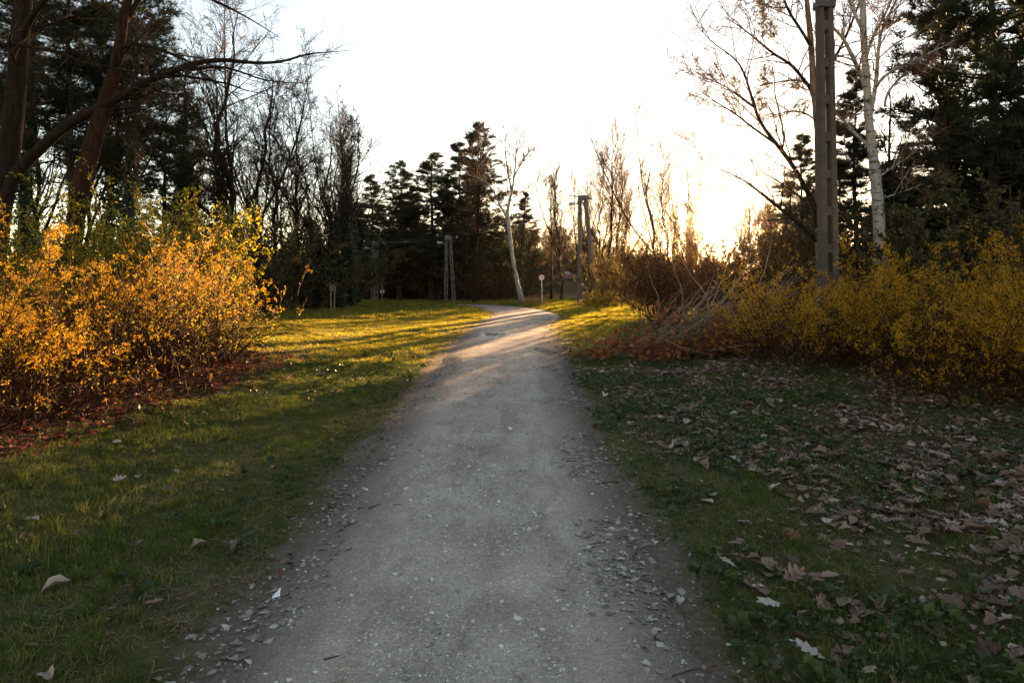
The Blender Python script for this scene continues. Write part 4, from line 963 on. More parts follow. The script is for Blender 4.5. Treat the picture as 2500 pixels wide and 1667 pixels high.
def grass(name, coll, nv, box, dens, s0):
    p = field(*box, dens, gkeep, rg); n = len(p)
    vid = rg.integers(0, nv, n)
    sc = s0 * (0.55 + 0.6 * fbm(p[:, 0], p[:, 1], 0.9, 83) + 0.3 * rg.random(n)) * (0.45 + 0.55 * sstep(1.2, 2.0, np.abs(path_u(p[:, 0], p[:, 1]))))
    scatter(name, p, rots(n, rg), sc, vid, coll, M_GRASS); return n
ng_ = grass('lawn_grass', GN, 6, (-9, 9, 1.8, 13), 680, 1.0)
ng_ += grass('lawn_grass', GM, 4, (-17, 14, 12.5, 30), 75, 1.0)
ng_ += grass('lawn_grass', GF, 4, (-34, 26, 29, 66), 15, 1.0)
# low weeds among the leaves on the right and in the lawn
def weed(rg, n, rad, size):
    a = rg.random(n) * 6.28; rr = rad * np.sqrt(rg.random(n)); p = np.stack([np.cos(a) * rr, np.sin(a) * rr, .01 + .05 * rg.random(n)], -1)
    k = MB(); leaf_field(k, p, size, rg, .75, np.stack([np.cos(a), np.sin(a), .35 + 0 * a], -1), .45); return k.mesh('weed', M_WEED)
WD = proto_coll('weed', [weed(rg, 22, .09, .022) for _ in range(3)] + [weed(rg, 9, .03, .045) for _ in range(2)])
p = field(0.9, 9, 1.8, 15, 85, lambda x, y: verge_mask(x, y) * sstep(.40, .62, fbm(x, y, 1.1, 91)), rg)
p2 = field(-9, -1.4, 1.8, 15, 14, lambda x, y: verge_mask(x, y) * sstep(.42, .65, fbm(x, y, 1.1, 92)), rg)
p = np.concatenate([p, p2])
scatter('ground_weeds', p, rots(len(p), rg, .2), .6 + .7 * rg.random(len(p)), rg.integers(0, 5, len(p)), WD, M_WEED)
def thatch(rg, n, rad):
    k = MB(); a = rg.random(n) * 6.28; rr = rad * np.sqrt(rg.random(n)); st = np.stack([np.cos(a) * rr, np.sin(a) * rr, .004 + .012 * rg.random(n)], -1)
    b_ = rg.random(n) * 6.28; d = np.stack([np.cos(b_), np.sin(b_), .12 * rg.normal(size=n)], -1); P = grow(st, d, .02 + .05 * rg.random(n), 3, .15, 0, rg)
    sd = np.stack([-d[:, 1], d[:, 0], 0 * a], -1)[:, None] * .0014; V = np.stack([P - sd, P + sd], 2); q = ((np.arange(n) * 6)[:, None] + np.array([0, 2])[None]).ravel()
    k.add(V, np.stack([q, q + 1, q + 3, q + 2], -1)); return k.mesh('thatch', M_THATCH)
M_THATCH = leaf('old_grass', [(0.0, (0.06, 0.04, 0.022)), (0.5, (0.13, 0.095, 0.05)), (1.0, (0.26, 0.20, 0.12))], 0.2, .8, True)
TH = proto_coll('thatch', [thatch(rg, 22, .09) for _ in range(4)])
p = field(-9, 9, 1.8, 11, 150, lambda x, y: np.clip(verge_mask(x, y) + .12 * (np.abs(path_u(x, y)) > 1.02), 0, 1) * (.3 + .7 * vnoise(x, y, 2.5, 88)), rg)
scatter('dead_grass_thatch', p, rots(len(p), rg, .1), .7 + .6 * rg.random(len(p)), rg.integers(0, 4, len(p)), TH, M_THATCH)
# loose stones on the path
def stone(rg):
    v = np.array([[1, 0, 0], [-1, 0, 0], [0, 1, 0], [0, -1, 0], [0, 0, .6], [0, 0, -.5], [.6, .6, .2], [-.6, .5, .25]], float) * (0.7 + .5 * rg.random((8, 3)))
    k = MB(); k.add(v[:6], [[0, 2, 4], [2, 1, 4], [1, 3, 4], [3, 0, 4], [2, 0, 5], [1, 2, 5], [3, 1, 5], [0, 3, 5]]); return k.mesh('stone', M_STONE)
ST = proto_coll('stone', [stone(rg) for _ in range(6)])
n = 32000; y = 2.0 + 12 * rg.random(n) ** 1.7; u_ = rg.normal(size=n) * .62; k = np.abs(u_) < 1.5; y, u_ = y[k], u_[k]
x = (np.interp(y, GY, GL) + np.interp(y, GY, GR)) / 2 + u_ * (np.interp(y, GY, GR) - np.interp(y, GY, GL)) / 2
z = np.where(np.abs(u_) < 1.2, 0.012 - 0.012 * np.abs(u_) ** 4, gh(x, y))
scatter('loose_gravel', np.stack([x, y, z], -1), rots(len(x), rg, .5), np.exp(rg.normal(size=len(x)) * .6) * .0036, rg.integers(0, 6, len(x)), ST, M_STONE)

# fallen leaves: the 300 that show largest are things, the rest one mass
def oval_leaf(rg, curl):
    n = 9; t = np.linspace(0, 1, n); w = .27 * np.sin(np.pi * t ** .85) + .008; fold = curl * (.4 + .8 * rg.random()); b_ = curl * rg.normal() * .5
    z0 = b_ * (t - .5) ** 2 * 1.8 + .015 * rg.normal(size=n); wl = w * (1 + .12 * rg.normal(size=n)); wr = w * (1 + .12 * rg.normal(size=n))
    if rg.random() < .4: wr[5:] *= .35                 # torn
    V = np.concatenate([np.stack([-wl, t, z0 + fold * wl * .9], -1), np.stack([0 * t, t, z0], -1), np.stack([wr, t, z0 + fold * wr * .9], -1)])
    F_ = []
    for i in range(n - 1): F_ += [(i, n + i, n + i + 1, i + 1), (n + i, 2 * n + i, 2 * n + i + 1, n + i + 1)]
    V[:, 1] -= .5; return V, np.array(F_)
LEAVES = [[], [], []]
for gi_, m_ in enumerate((M_LITTER, M_LITGREY, M_LITRED)):
    for q_, c_ in enumerate((.15, .4, .7, 1.2, .3, .25, .5, .9, .5)):
        V, Fc = (oak_leaf if q_ < 6 else oval_leaf)(rg, c_ if gi_ != 1 else c_ * .6); k = MB(); k.add(V, Fc); LEAVES[gi_].append(k.mesh('oak_leaf', m_, True))
def zfun(x, y):
    u_ = np.abs(path_u(x, y)); return np.where(u_ < 1.25, np.maximum(gh(x, y), 0.012 - 0.012 * np.minimum(u_, 1.25) ** 4), gh(x, y))
def lfield(x0, x1, y0, y1, dens, keep):
    n = int((x1 - x0) * (y1 - y0) * dens); x = x0 + (x1 - x0) * rg.random(n); y = y0 + (y1 - y0) * rg.random(n)
    k = (rg.random(n) < keep(x, y)) & (np.abs(x) < y * 0.80 + .6); return np.stack([x[k], y[k]], -1)
zones = []
a = lfield(0.95, 10, 1.9, 16, 620, lambda x, y: litter_mask(x, y) * (.12 + .88 * sstep(.42, .58, fbm(x, y, 1.9, 95)))); zones.append((a, 0, .088, 'right'))
a = lfield(-10, -3.3, 3.5, 18, 260, lambda x, y: litter_mask(x, y)); zones.append((a, 2, .078, 'bush'))
a = lfield(-4.2, -1.5, 1.9, 20, 4, lambda x, y: np.full_like(x, .8)); zones.append((a, 0, .085, 'lawn'))
a = lfield(0.35, 1.15, 1.9, 16, 760, lambda x, y: sstep(.45, .6, fbm(x * 1.4, y, 1.5, 97)) * np.exp(-((x - .68 - .06 * np.sin(y)) / .20) ** 2)); zones.append((a, 1, .040, 'rmargin'))
a = lfield(-1.6, -.8, 1.9, 14, 420, lambda x, y: sstep(.47, .62, fbm(x * 1.4, y, 1.5, 98)) * np.exp(-((x + 1.13) / .2) ** 2)); zones.append((a, 1, .040, 'lmargin'))
a = lfield(0.9, 5, 14, 30, 3, lambda x, y: np.full_like(x, .7)); zones.append((a, 0, .10, 'right'))
a = lfield(1.0, 8, 1.9, 12, 700, lambda x, y: litter_mask(x, y) * sstep(.3, .55, fbm(x, y, 2.3, 99))); zones.append((a, 0, .032, 'right'))
a = lfield(-1.9, -1.15, 1.9, 12, 120, lambda x, y: np.full_like(x, .5)); zones.append((a, 2, .028, 'lmargin'))
a = lfield(.68, 1.3, 1.9, 12, 150, lambda x, y: np.full_like(x, .5)); zones.append((a, 0, .030, 'rmargin'))
XY = np.concatenate([z[0] for z in zones]); G_ = np.concatenate([np.full(len(z[0]), z[1]) for z in zones])
SZ = np.concatenate([z[2] * np.clip(np.exp(.38 * rg.normal(size=len(z[0]))), .35, 1.7) for z in zones]); ZN = np.concatenate([np.full(len(z[0]), i) for i, z in enumerate(zones)])
ZZ = zfun(XY[:, 0], XY[:, 1]) + np.where(G_ == 1, .004, .010 + .032 * rg.random(len(XY)))
RT = rots(len(XY), rg, .16) * np.array([1, 1, 1]); RT[G_ != 1, :2] *= 1.35
VI = rg.integers(0, 9, len(XY))
infr = (np.abs(XY[:, 0]) < XY[:, 1] * .74) & (XY[:, 1] > 2.62)
big = np.argsort(-np.where(infr, SZ / XY[:, 1], 0))[:296]
LAB = {'right': ('curled brown leaf lying in the grass and weeds right of the path', 'fallen oak leaves right of the path'),
       'bush': ('red brown oak leaf lying under the yellow bushes on the left', 'fallen leaves under the left bushes'),
       'lawn': ('single dry leaf lying on the short lawn left of the path', 'scattered leaves on the left lawn'),
       'rmargin': ('flattened grey leaf trodden into the right edge of the gravel', 'trodden leaves on the right path edge'),
       'lmargin': ('flattened grey leaf trodden into the left edge of the gravel', 'trodden leaves on the left path edge')}
for i in big:
    lb, gp = LAB[zones[ZN[i]][3]]
    if zones[ZN[i]][3] in ('right', 'bush', 'lawn'):
        x_, y_ = XY[i]; zn = zones[ZN[i]][3]
        sz = 'small' if SZ[i] < .9 * zones[ZN[i]][2] else 'large' if SZ[i] > 1.12 * zones[ZN[i]][2] else 'middling'
        tl = max(abs(RT[i, 0]), abs(RT[i, 1])); tw_ = 'flat' if tl < .15 else 'tilted' if tl < .38 else 'half raised'
        if zn == 'right':
            pl = 'beside the bare soil edge' if x_ < 1.45 else 'among grass and weeds' if x_ < 2.3 else 'in the thick leaf carpet' if x_ < 3.2 else 'far out right'
            dp = 'near the bottom right' if y_ < 3.6 else 'halfway to the bushes' if y_ < 5.5 else 'below the yellow bushes'
            lb = '%s %s brown %s leaf %s, %s' % (sz, tw_, 'lobed' if VI[i] < 6 else 'oval', pl, dp)
        elif zn == 'bush': lb = '%s %s red brown %s leaf under the left yellow bushes, %s' % (sz, tw_, 'lobed' if VI[i] < 6 else 'oval', 'close to the lawn edge' if x_ > -4.1 else 'deep under the stems')
        else: lb = '%s %s dry leaf alone on the left lawn, %s' % (sz, tw_, 'near the gravel' if x_ > -2.2 else 'midway across' if x_ > -3 else 'near the bushes')
    o = link('fallen_leaf', LEAVES[G_[i]][VI[i]]); o.location = (XY[i, 0], XY[i, 1], ZZ[i]); o.rotation_euler = RT[i]; o.scale = (SZ[i],) * 3
    tag(o, lb, 'leaf', gp)
rest = np.ones(len(XY), bool); rest[big] = False
for gi_, nm in enumerate(('leaf_litter', 'trodden_leaf_litter', 'red_leaf_litter')):
    k = rest & (G_ == gi_); p = np.concatenate([XY[k], ZZ[k, None]], -1)
    scatter(nm, p, RT[k], SZ[k], VI[k], proto_coll('oak_leaf_%d' % gi_, LEAVES[gi_]), (M_LITTER, M_LITGREY, M_LITRED)[gi_])
def one_leaf(px, py, size, rot, var, label, gi_=0):
    Y = FPX * EYE / (py - HZ); x = at(px, Y); o = link('fallen_leaf', LEAVES[gi_][var]); o.location = (x, Y, gh1(x, Y) + .045)
    o.rotation_euler = rot; o.scale = (size,) * 3; tag(o, label, 'leaf')
one_leaf(1975, 1615, .165, (.25, .1, 1.0), 0, 'large pale oak leaf with pointed lobes alone on bare soil near the bottom', 1)
one_leaf(1880, 1492, .15, (.2, -.1, 1.9), 0, 'pale grey oak leaf lying flat beside a grass clump at the soil edge', 1)
one_leaf(1778, 1388, .12, (.2, .2, .7), 0, 'small pale oak leaf with open lobes where soil meets the weeds', 1)
one_leaf(1932, 1340, .15, (.7, .3, 2.4), 3, 'triangular folded orange brown leaf standing up among weeds', 0)

# tall dry grass and twigs
def dry_tuft(rg, n, rad, h, w): return blade_tuft(rg, n, rad, h, w, M_STRAW, .25)
dg = proto_coll('dry_stalks', [dry_tuft(rg, 26, .15, .55, .018) for _ in range(3)])
p = []
for px, Y, k in ((1300, 49, 9), (1318, 49, 6), (1285, 50, 6), (1440, 49, 4)):
    for _ in range(k): x = at(px, Y) + .35 * rg.normal(); p.append((x, Y + .5 * rg.normal(), gh1(x, Y)))
for _ in range(160):
    Y = 66 + 24 * rg.random(); x = at(1180 + 420 * rg.random(), Y); p.append((x, Y, gh1(x, Y)))
p = np.array(p); scatter('dry_grass', p, rots(len(p), rg, .1), .7 + .5 * rg.random(len(p)), rg.integers(0, 3, len(p)), dg, M_STRAW)
TW = []
for k in range(5):
    P = grow(np.zeros((1, 3)), np.array([[1., 0, 0]]), np.array([.22]), 6, .16, 0, rg); P[:, :, 2] *= .2
    b = MB(); b.tubes(P, np.linspace(.0035, .0016, 6)[None], 5); TW.append(b.mesh('twig', M_TWIG, True))
for px, py, L, a in ((1640, 1470, 1.1, 1.4), (1560, 1260, 1.0, .3), (900, 1245, 1.3, .6), (960, 1238, 1.0, .2), (620, 1370, 1.2, -.2), (840, 1290, .9, .9), (1545, 1370, .9, 1.2), (1590, 1420, .8, 2.3), (1640, 1655, 1.0, .1), (790, 1620, .9, .5), (1500, 1130, 1.4, .4), (1470, 1180, 1.2, .2)):
    Y = FPX * EYE / (py - HZ); x = at(px, Y); o = link('twig', TW[int(rg.integers(0, 5))]); o.location = (x, Y, float(zfun(np.array([x]), np.array([Y]))[0]) + .008)
    o.rotation_euler = (0, 0, a); o.scale = (L,) * 3
    side = 'left' if px < 1200 else 'right'
    tag(o, 'short dry twig lying on the %s edge of the gravel path' % side, 'twig', 'twigs on the %s path edge' % side)
print('scatter', round(time.time() - T0, 1), 'tufts', ng_, 'leaves', len(XY))

# ================================================================== made things
def concrete_pole():
    Y = 12.0; xb, xt = at(2026, Y), at(2012, Y); lean = (xt - xb) / zat(0, Y)
    root = thing('concrete_pole', 'tall weathered concrete utility pole with a column of slots, rising from the right bush', 'utility pole', (xb, Y, 0), R(3))
    H = 8.6; w0, w1 = .325, .235; dp0, dp1 = .21, .155
    Rinv = Matrix.Rotation(R(-3), 3, 'Z'); lv = Rinv @ Vector((lean, 0, 0)); lx, ly = lv.x, lv.y
    W = lambda z: w0 + (w1 - w0) * z / H
    D = lambda z: dp0 + (dp1 - dp0) * z / H
    zs = np.linspace(-.3, H, 40)
    for sgn in (-1, 1):
        k = MB(); V = []
        for z in zs:
            w, d = W(z), D(z); rw = w * .355; cx = sgn * (w / 2 - rw / 2); ch = .015
            ring = [(cx - rw / 2, -d / 2 + ch), (cx - rw / 2 + ch, -d / 2), (cx + rw / 2 - ch, -d / 2), (cx + rw / 2, -d / 2 + ch), (cx + rw / 2, d / 2 - ch), (cx + rw / 2 - ch, d / 2), (cx - rw / 2 + ch, d / 2), (cx - rw / 2, d / 2 - ch)]
            V.append([(x + lx * z, y + ly * z, z) for x, y in ring])
        V = np.array(V); n = 8; ii, jj = np.meshgrid(np.arange(len(zs) - 1), np.arange(n), indexing='ij')
        i0 = ii * n + jj; i1 = ii * n + (jj + 1) % n
        k.add(V.reshape(-1, 3), np.stack([i0, i1, i1 + n, i0 + n], -1).reshape(-1, 4)); k.add(V[-1], [[0, 1, 2, 3, 4, 5, 6, 7]]); k.obj('flange', M_CONC, root)
    z = 0.1
    while z < H - .2:                      # webs between the slots, arched above each slot
        w, d = W(z), D(z); iw = w * .29 + .004; th = d * .80; hh = .15
        pts = [(-iw / 2, 0), (-iw / 2, hh), (iw / 2, hh), (iw / 2, 0)]
        arch = [(iw / 2 * math.cos(t), -.07 + .07 * (1 - math.sin(t)) + .0 - 0.0) for t in np.linspace(0, math.pi, 9)]
        prof = [(-iw / 2, hh), (iw / 2, hh)] + [(iw / 2 * math.cos(t), -.06 * (1 - math.sin(t))) for t in np.linspace(0, math.pi, 9)]
        k = MB(); nn = len(prof)
        Fv = [(x + lx * (z + q), -th / 2 + ly * (z + q), z + q) for x, q in prof]; Bv = [(x + lx * (z + q), th / 2 + ly * (z + q), z + q) for x, q in prof]
        k.add(Fv + Bv, [[i, (i + 1) % nn, nn + (i + 1) % nn, nn + i] for i in range(nn)]); k.add(Fv, [list(range(nn))]); k.add(Bv, [list(range(nn))[::-1]])
        k.obj('web', M_CONC, root); z += .65
    zc = zat(14, Y); k = MB(); k.box((lx * zc, ly * zc, zc), (W(zc) + .05, D(zc) + .05, .12)); k.cap_tube([(lx * zc - .25, ly * zc - .1, zc - .1), (lx * zc - .17, ly * zc - .1, zc - .1)], [.03, .03], 8)
    k.obj('collar', M_DARKM, root)
    zc = H - .3; k = MB(); k.box((lx * zc, ly * zc - .12, zc), (1.5, .08, .08)); ca = k.obj('cross_arm', M_DARKM, root)
    for dx in (-.65, 0, .65):
        b = MB(); b.cap_tube([(lx * zc + dx, ly * zc - .12, zc + .04), (lx * zc + dx, ly * zc - .12, zc + .12), (lx * zc + dx, ly * zc - .12, zc + .2)], [.03, .05, .035], 8); b.obj('insulator', M_WHITE, ca)
    return np.array([(xb, Y, 8.5)])[0]
def a_pole(label, pxl, pxr, Y, top_py, m, wl=.26, lamp=True, slots=False, apart=None):
    x = at(pxl, Y); H = zat(top_py, Y); z0 = gh1(x, Y)
    dx = at(pxr, Y) - x
    root = thing('lamp_pole', label, 'utility pole', (x, Y, z0)); 
    for x0, x1, d in ((0, .02, 0), (dx, wl * 1.05 + .02, .02)):
        if not slots:
            k = MB(); P = np.linspace((x0, d, -.3), (x1, d, H), 12); k.cap_tube(P, np.linspace(wl * .56, wl * .42, 12), 10); k.obj('leg', m, root, True)
        else:
            k = MB(); lg = None
            for sgn in (-1, 1):
                P = np.linspace((x0 + sgn * wl * .36, d, -.3), (x1 + sgn * wl * .22, d, H), 2); t = norm(P[1] - P[0])
                vv = []
                for q, ww in zip(P, (wl * .26, wl * .2)): vv += [(q[0] - ww / 2, q[1] - .09, q[2]), (q[0] + ww / 2, q[1] - .09, q[2]), (q[0] + ww / 2, q[1] + .09, q[2]), (q[0] - ww / 2, q[1] + .09, q[2])]
                k.add(vv, [[0, 1, 5, 4], [1, 2, 6, 5], [2, 3, 7, 6], [3, 0, 4, 7], [4, 5, 6, 7]])
            for j in range(10):
                f = (j + .5) / 10; c = np.array((x0, d, 0)) * (1 - f) + np.array((x1, d, H)) * f; k.box(c, (wl * .5 * (1 - .3 * f), .12, .14))
            k.obj('leg', m, root)
    k = MB(); k.box((wl * .55, .0, H - .15), (wl * 1.5, .3, .3)); k.obj('head_block', m, root)
    k = MB(); k.cap_tube([(-.75, -.42, H - .06), (.95, .5, H - .18)], [.035, .035], 6); ca = k.obj('cross_arm', M_DARKM, root)
    for t in (.05, .5, .95):
        p = np.array((-.75, -.42, H - .06)) * (1 - t) + np.array((.95, .5, H - .18)) * t
        b = MB(); b.cap_tube([p + (0, 0, .03), p + (0, 0, .10), p + (0, 0, .17)], [.025, .05, .03], 8); b.obj('insulator', M_WHITE, ca)
    if lamp:
        zl = H - .62; k = MB(); k.cap_tube([(-.05, -.12, zl - .1), (-.2, -.16, zl), (-.32, -.18, zl + .02)], [.025] * 3, 6); la = k.obj('lamp_arm', M_METAL, root)
        k = MB(); k.tubes(np.array([(-.26, -.18, zl + .03), (-.32, -.18, zl + .03), (-.5, -.2, zl + .05), (-.68, -.22, zl + .05), (-.74, -.22, zl + .04)])[None], np.array([.02, .08, .11, .09, .02])[None], 10); k.obj('lamp_head', M_METAL, la, True)
    return (x + .1, Y, z0 + H)
top0 = concrete_pole()
top1 = a_pole('weathered brown twin leg lamp pole right of the round sign', 1415, 1456, 46, 480, M_WOODP, .33)
top2 = a_pole('slotted concrete twin leg lamp pole in front of the central pines', 1089, 1109, 56, 576, M_CONCG, .30, True, True)
top3 = a_pole('farthest slotted concrete twin leg lamp pole left of the central pines', 910, 919, 60, 590, M_CONCG, .32, True, True)
def wire(a, b, sag, label):
    t = np.linspace(0, 1, 30)[:, None]; P = np.array(a) * (1 - t) + np.array(b) * t; P[:, 2] -= (sag * 4 * t * (1 - t))[:, 0]
    k = MB(); k.tubes(P[None], np.full((1, 30), .009), 5)
    tag(k.obj('overhead_wire', M_WIRE, None, True), label, 'wire')
for j, (o0, o1, nm) in enumerate(((-.65, -.75, 'left'), (0, .1, 'middle'), (.65, .95, 'right'))):
    wire((top0[0] + o0, top0[1], 8.6), (top1[0] + o1 - .1, top1[1] + .5 * o1, top1[2] + .05), .5, 'thin %s wire running from the near concrete pole to the timber lamp pole' % nm)
    wire((top1[0] + o1 - .1, top1[1] + .5 * o1, top1[2] + .05), (top2[0] + o1 - .1, top2[1] + .5 * o1, top2[2] + .05), .5, 'thin %s wire running from the timber lamp pole to the middle concrete lamp pole' % nm)
    wire((top2[0] + o1 - .1, top2[1] + .5 * o1, top2[2] + .05), (top3[0] + o1 - .1, top3[1] + .5 * o1, top3[2] + .05), .3, 'thin %s wire between the two concrete lamp poles' % nm)

def disc(k, c, r, y0, y1, n=28, mi=0):
    a = np.linspace(0, 2 * np.pi, n, endpoint=False); ring = np.stack([c[0] + r * np.cos(a), np.zeros(n), c[2] + r * np.sin(a)], -1)
    A = ring.copy(); A[:, 1] = c[1] + y0; B = ring.copy(); B[:, 1] = c[1] + y1
    k.add(np.concatenate([A, B]), [[i, (i + 1) % n, n + (i + 1) % n, n + i] for i in range(n)], mi); k.add(A, [list(range(n))], mi); k.add(B, [list(range(n))[::-1]], mi)
def annulus(k, c, r0, r1, y0, y1, n=32):
    a = np.linspace(0, 2 * np.pi, n, endpoint=False); u = np.stack([np.cos(a), 0 * a, np.sin(a)], -1); c = np.array(c)
    V = np.concatenate([c + u * r0 + (0, y0, 0), c + u * r1 + (0, y0, 0), c + u * r1 + (0, y1, 0), c + u * r0 + (0, y1, 0)])
    Fc = []
    for i in range(n):
        j = (i + 1) % n
        for p, q in ((0, 1), (1, 2), (2, 3), (3, 0)): Fc.append([p * n + i, p * n + j, q * n + j, q * n + i])
    k.add(V, Fc)
def text_mesh(name, txt, size, parent, loc, m, rz=0.0):
    cu = bpy.data.curves.new(name, 'FONT'); cu.body = txt; cu.size = size; cu.align_x = 'CENTER'; cu.align_y = 'CENTER'; cu.extrude = .003; cu.offset = size * .012
    tmp = bpy.data.objects.new(name, cu); COL.objects.link(tmp)
    dg_ = bpy.context.evaluated_depsgraph_get(); dg_.update(); me = bpy.data.meshes.new_from_object(tmp.evaluated_get(dg_)); bpy.data.objects.remove(tmp)
    me.materials.clear(); me.materials.append(m); o = link(name, me, parent); o.location = loc; o.rotation_euler = (R(90), 0, rz); return o
def road_sign():
    Y = 48.0; x = at(1322, Y); root = thing('road_sign', 'round white sign with red rim reading 25 on a thin pale post', 'road sign', (x, Y, gh1(x, Y)), R(4))
    zc = zat(677.5, Y) - gh1(x, Y); r = .222
    k = MB(); k.cap_tube([(.06, 0, -.2), (.03, 0, 1.0), (0, 0, zc + .1)], [.024] * 3, 10); k.obj('post', M_WHITE, root, True)
    k = MB(); disc(k, (0, -.035, zc), r * .80, -.006, .0); k.obj('sign_face', M_WHITE, root)
    k = MB(); annulus(k, (0, -.035, zc), r * .78, r, -.012, .012); k.obj('rim', M_RED, root)
    k = MB(); disc(k, (0, -.02, zc), r * .97, 0, .004); k.obj('back_plate', M_STEEL, root)
    text_mesh('numerals', '25', .26, root, (-.005, -.0445, zc), M_BLACK)
road_sign()
def back_sign():
    Y = 62; x = at(933, Y); root = thing('road_sign', 'grey back of a round sign on a dark post by the far lamp poles', 'road sign', (x, Y, gh1(x, Y)))
    k = MB(); k.box((0, 0, .7), (.11, .11, 1.7)); k.obj('post', M_WOODP, root)
    zc = zat(712, Y) - gh1(x, Y); k = MB(); disc(k, (0, .08, zc), .21, 0, .012); k.obj('sign_face', M_STEEL, root)
    k = MB(); k.box((0, .0, zc), (.10, .05, .40)); k.obj('bracket', M_WOODP, root)
back_sign()
def notice():
    Y = 36; x = at(812, Y); root = thing('notice_board', 'small roofed timber notice board on two pale posts at the dark wood edge', 'notice board', (x, Y, gh1(x, Y)), R(20))
    zt = zat(700, Y)
    for sx in (-.09, .10):
        k = MB(); k.box((sx, 0, zt / 2 - .1), (.06, .06, zt + .2)); k.obj('post', M_DRY, root)
    k = MB(); k.box((0, .0, zt - .02), (.34, .05, .34)); k.obj('board', M_WOODP, root)
    for s_ in (-1, 1):
        k = MB(); k.box((s_ * .16, 0, zt + .2), (.42, .3, .03), M=Matrix.Rotation(s_ * R(32), 3, 'Y')); k.obj('roof_panel', M_WOODP, root)
notice()
def guardrail():
    root = thing('guardrail', 'pale steel guardrail along the road seen low between the dark trunks', 'guardrail', (0, 0, 0))
    xs = np.arange(-48, -6, 1.0); yy = lambda x: 106.6 + 1.2 * math.sin(x * 0.13)
    prof = [(-.04, -.15), (.0, -.10), (-.05, -.05), (0, 0), (-.05, .05), (0, .10), (-.04, .15)]
    V = np.array([[(x, yy(x) + a, emb_top(x) + .6 + b) for a, b in prof] for x in xs]); a_, b_ = V.shape[:2]
    ii, jj = np.meshgrid(np.arange(a_ - 1), np.arange(b_ - 1), indexing='ij'); q = ii * b_ + jj
    k = MB(); k.add(V, np.stack([q, q + 1, q + b_ + 1, q + b_], -1).reshape(-1, 4)); k.obj('beam', M_STEEL, root)
    pm = MB(); pm.box((0, .06, .35), (.1, .08, .9)); me = pm.mesh('post', M_STEEL)
    for x in xs[::3]: o = link('post', me, root); o.location = (x, yy(x), emb_top(x))
guardrail()
def car():
    Y = 114.0; x = at(1384, Y); root = thing('parked_car', 'dark red hatchback on the road seen between trunks left of the lamp pole', 'car', (x, Y, float(emb_top(x)) + .10))
    prof = [(-2.0, .32), (-2.02, .75), (-1.95, .98), (-1.72, 1.05), (-1.35, 1.42), (-.9, 1.50), (0, 1.50), (.35, 1.44), (1.0, 1.02), (1.75, .88), (2.0, .72), (2.04, .4), (1.95, .28)]
    def loft(pr, w, inset, top=1.0):
        n = len(pr); V = []
        for y, f in ((-w, 1), (-w * .98, 1), (w * .98, 1), (w, 1)):
            for (a, b) in pr: V.append((a, y * (1 - inset * max(0, b - .95)), b))
        k = MB(); V = np.array(V)
        for s_ in range(3): k.add(V, [[s_ * n + i, s_ * n + (i + 1) % n, (s_ + 1) * n + (i + 1) % n, (s_ + 1) * n + i] for i in range(n)]) if s_ == 0 else k.add(V, [[s_ * n + i, s_ * n + (i + 1) % n, (s_ + 1) * n + (i + 1) % n, (s_ + 1) * n + i] for i in range(n)])
        k.add(V[:n], [list(range(n))[::-1]]); k.add(V[3 * n:], [list(range(n))]); return k
    loft(prof, .84, .32).obj('body', M_CARRED, root)
    for nm, pr in (('side_window', [(-1.45, 1.06), (-1.22, 1.36), (-.45, 1.42), (-.45, 1.05)]), ('side_window', [(-.37, 1.05), (-.37, 1.42), (.22, 1.40), (.75, 1.05)])):
        k = MB()
        for s_ in (-1, 1):
            v = [(a, s_ * (.846 * (1 - .32 * max(0, b - .95)) + .004), b) for a, b in pr]; k.add(v, [[0, 1, 2, 3] if s_ > 0 else [3, 2, 1, 0]])
        k.obj(nm, M_GLASS, root)
    k = MB(); k.add([(.42, -.6, 1.425), (.42, .6, 1.425), (.98, .68, 1.045), (.98, -.68, 1.045)], [[0, 1, 2, 3]]); k.obj('windscreen', M_GLASS, root)
    for wx in (-1.25, 1.3):
        for wy in (-.80, .80):
            k = MB(); disc(k, (0, 0, 0), .31, -.1, .1, 18); w = k.obj('wheel', M_TYRE, root); w.location = (wx, wy, .31)
            k = MB(); disc(k, (0, 0, 0), .19, -.11, .11, 14); k.obj('rim', M_DARKM, w)
    k = MB(); k.box((0, 0, .40), (3.7, 1.72, .22)); k.obj('sill', M_BLACK, root)
    for s_ in (-1, 1):
        k = MB(); k.box((1.88, s_ * .62, .72), (.26, .34, .16)); k.obj('headlight', M_LAMPG, root)
        k = MB(); k.box((-1.97, s_ * .66, .85), (.1, .22, .2)); k.obj('tail_light', M_RED, root)
car()
def low_rail():
    Y = 42.0; x0, x1 = at(1516, Y), at(1580, Y); root = thing('low_rail', 'low pale wooden rail on short posts in the grass left of the wide shrub', 'barrier', (x0, Y, gh1(x0, Y)))
    zr = zat(725, Y) - gh1(x0, Y); k = MB(); k.cap_tube([(-.1, 0, zr - .02), ((x1 - x0) / 2, .05, zr), (x1 - x0 + .1, .1, zr + .03)], [.055, .06, .05], 10); k.obj('rail', M_BIRCH, root, True)
    for f in (.04, .5, .96):
        k = MB(); k.box(((x1 - x0) * f, .06 + .05 * f, zr / 2 - .1), (.09, .09, zr + .1)); k.obj('post', M_WOODP, root)
low_rail()
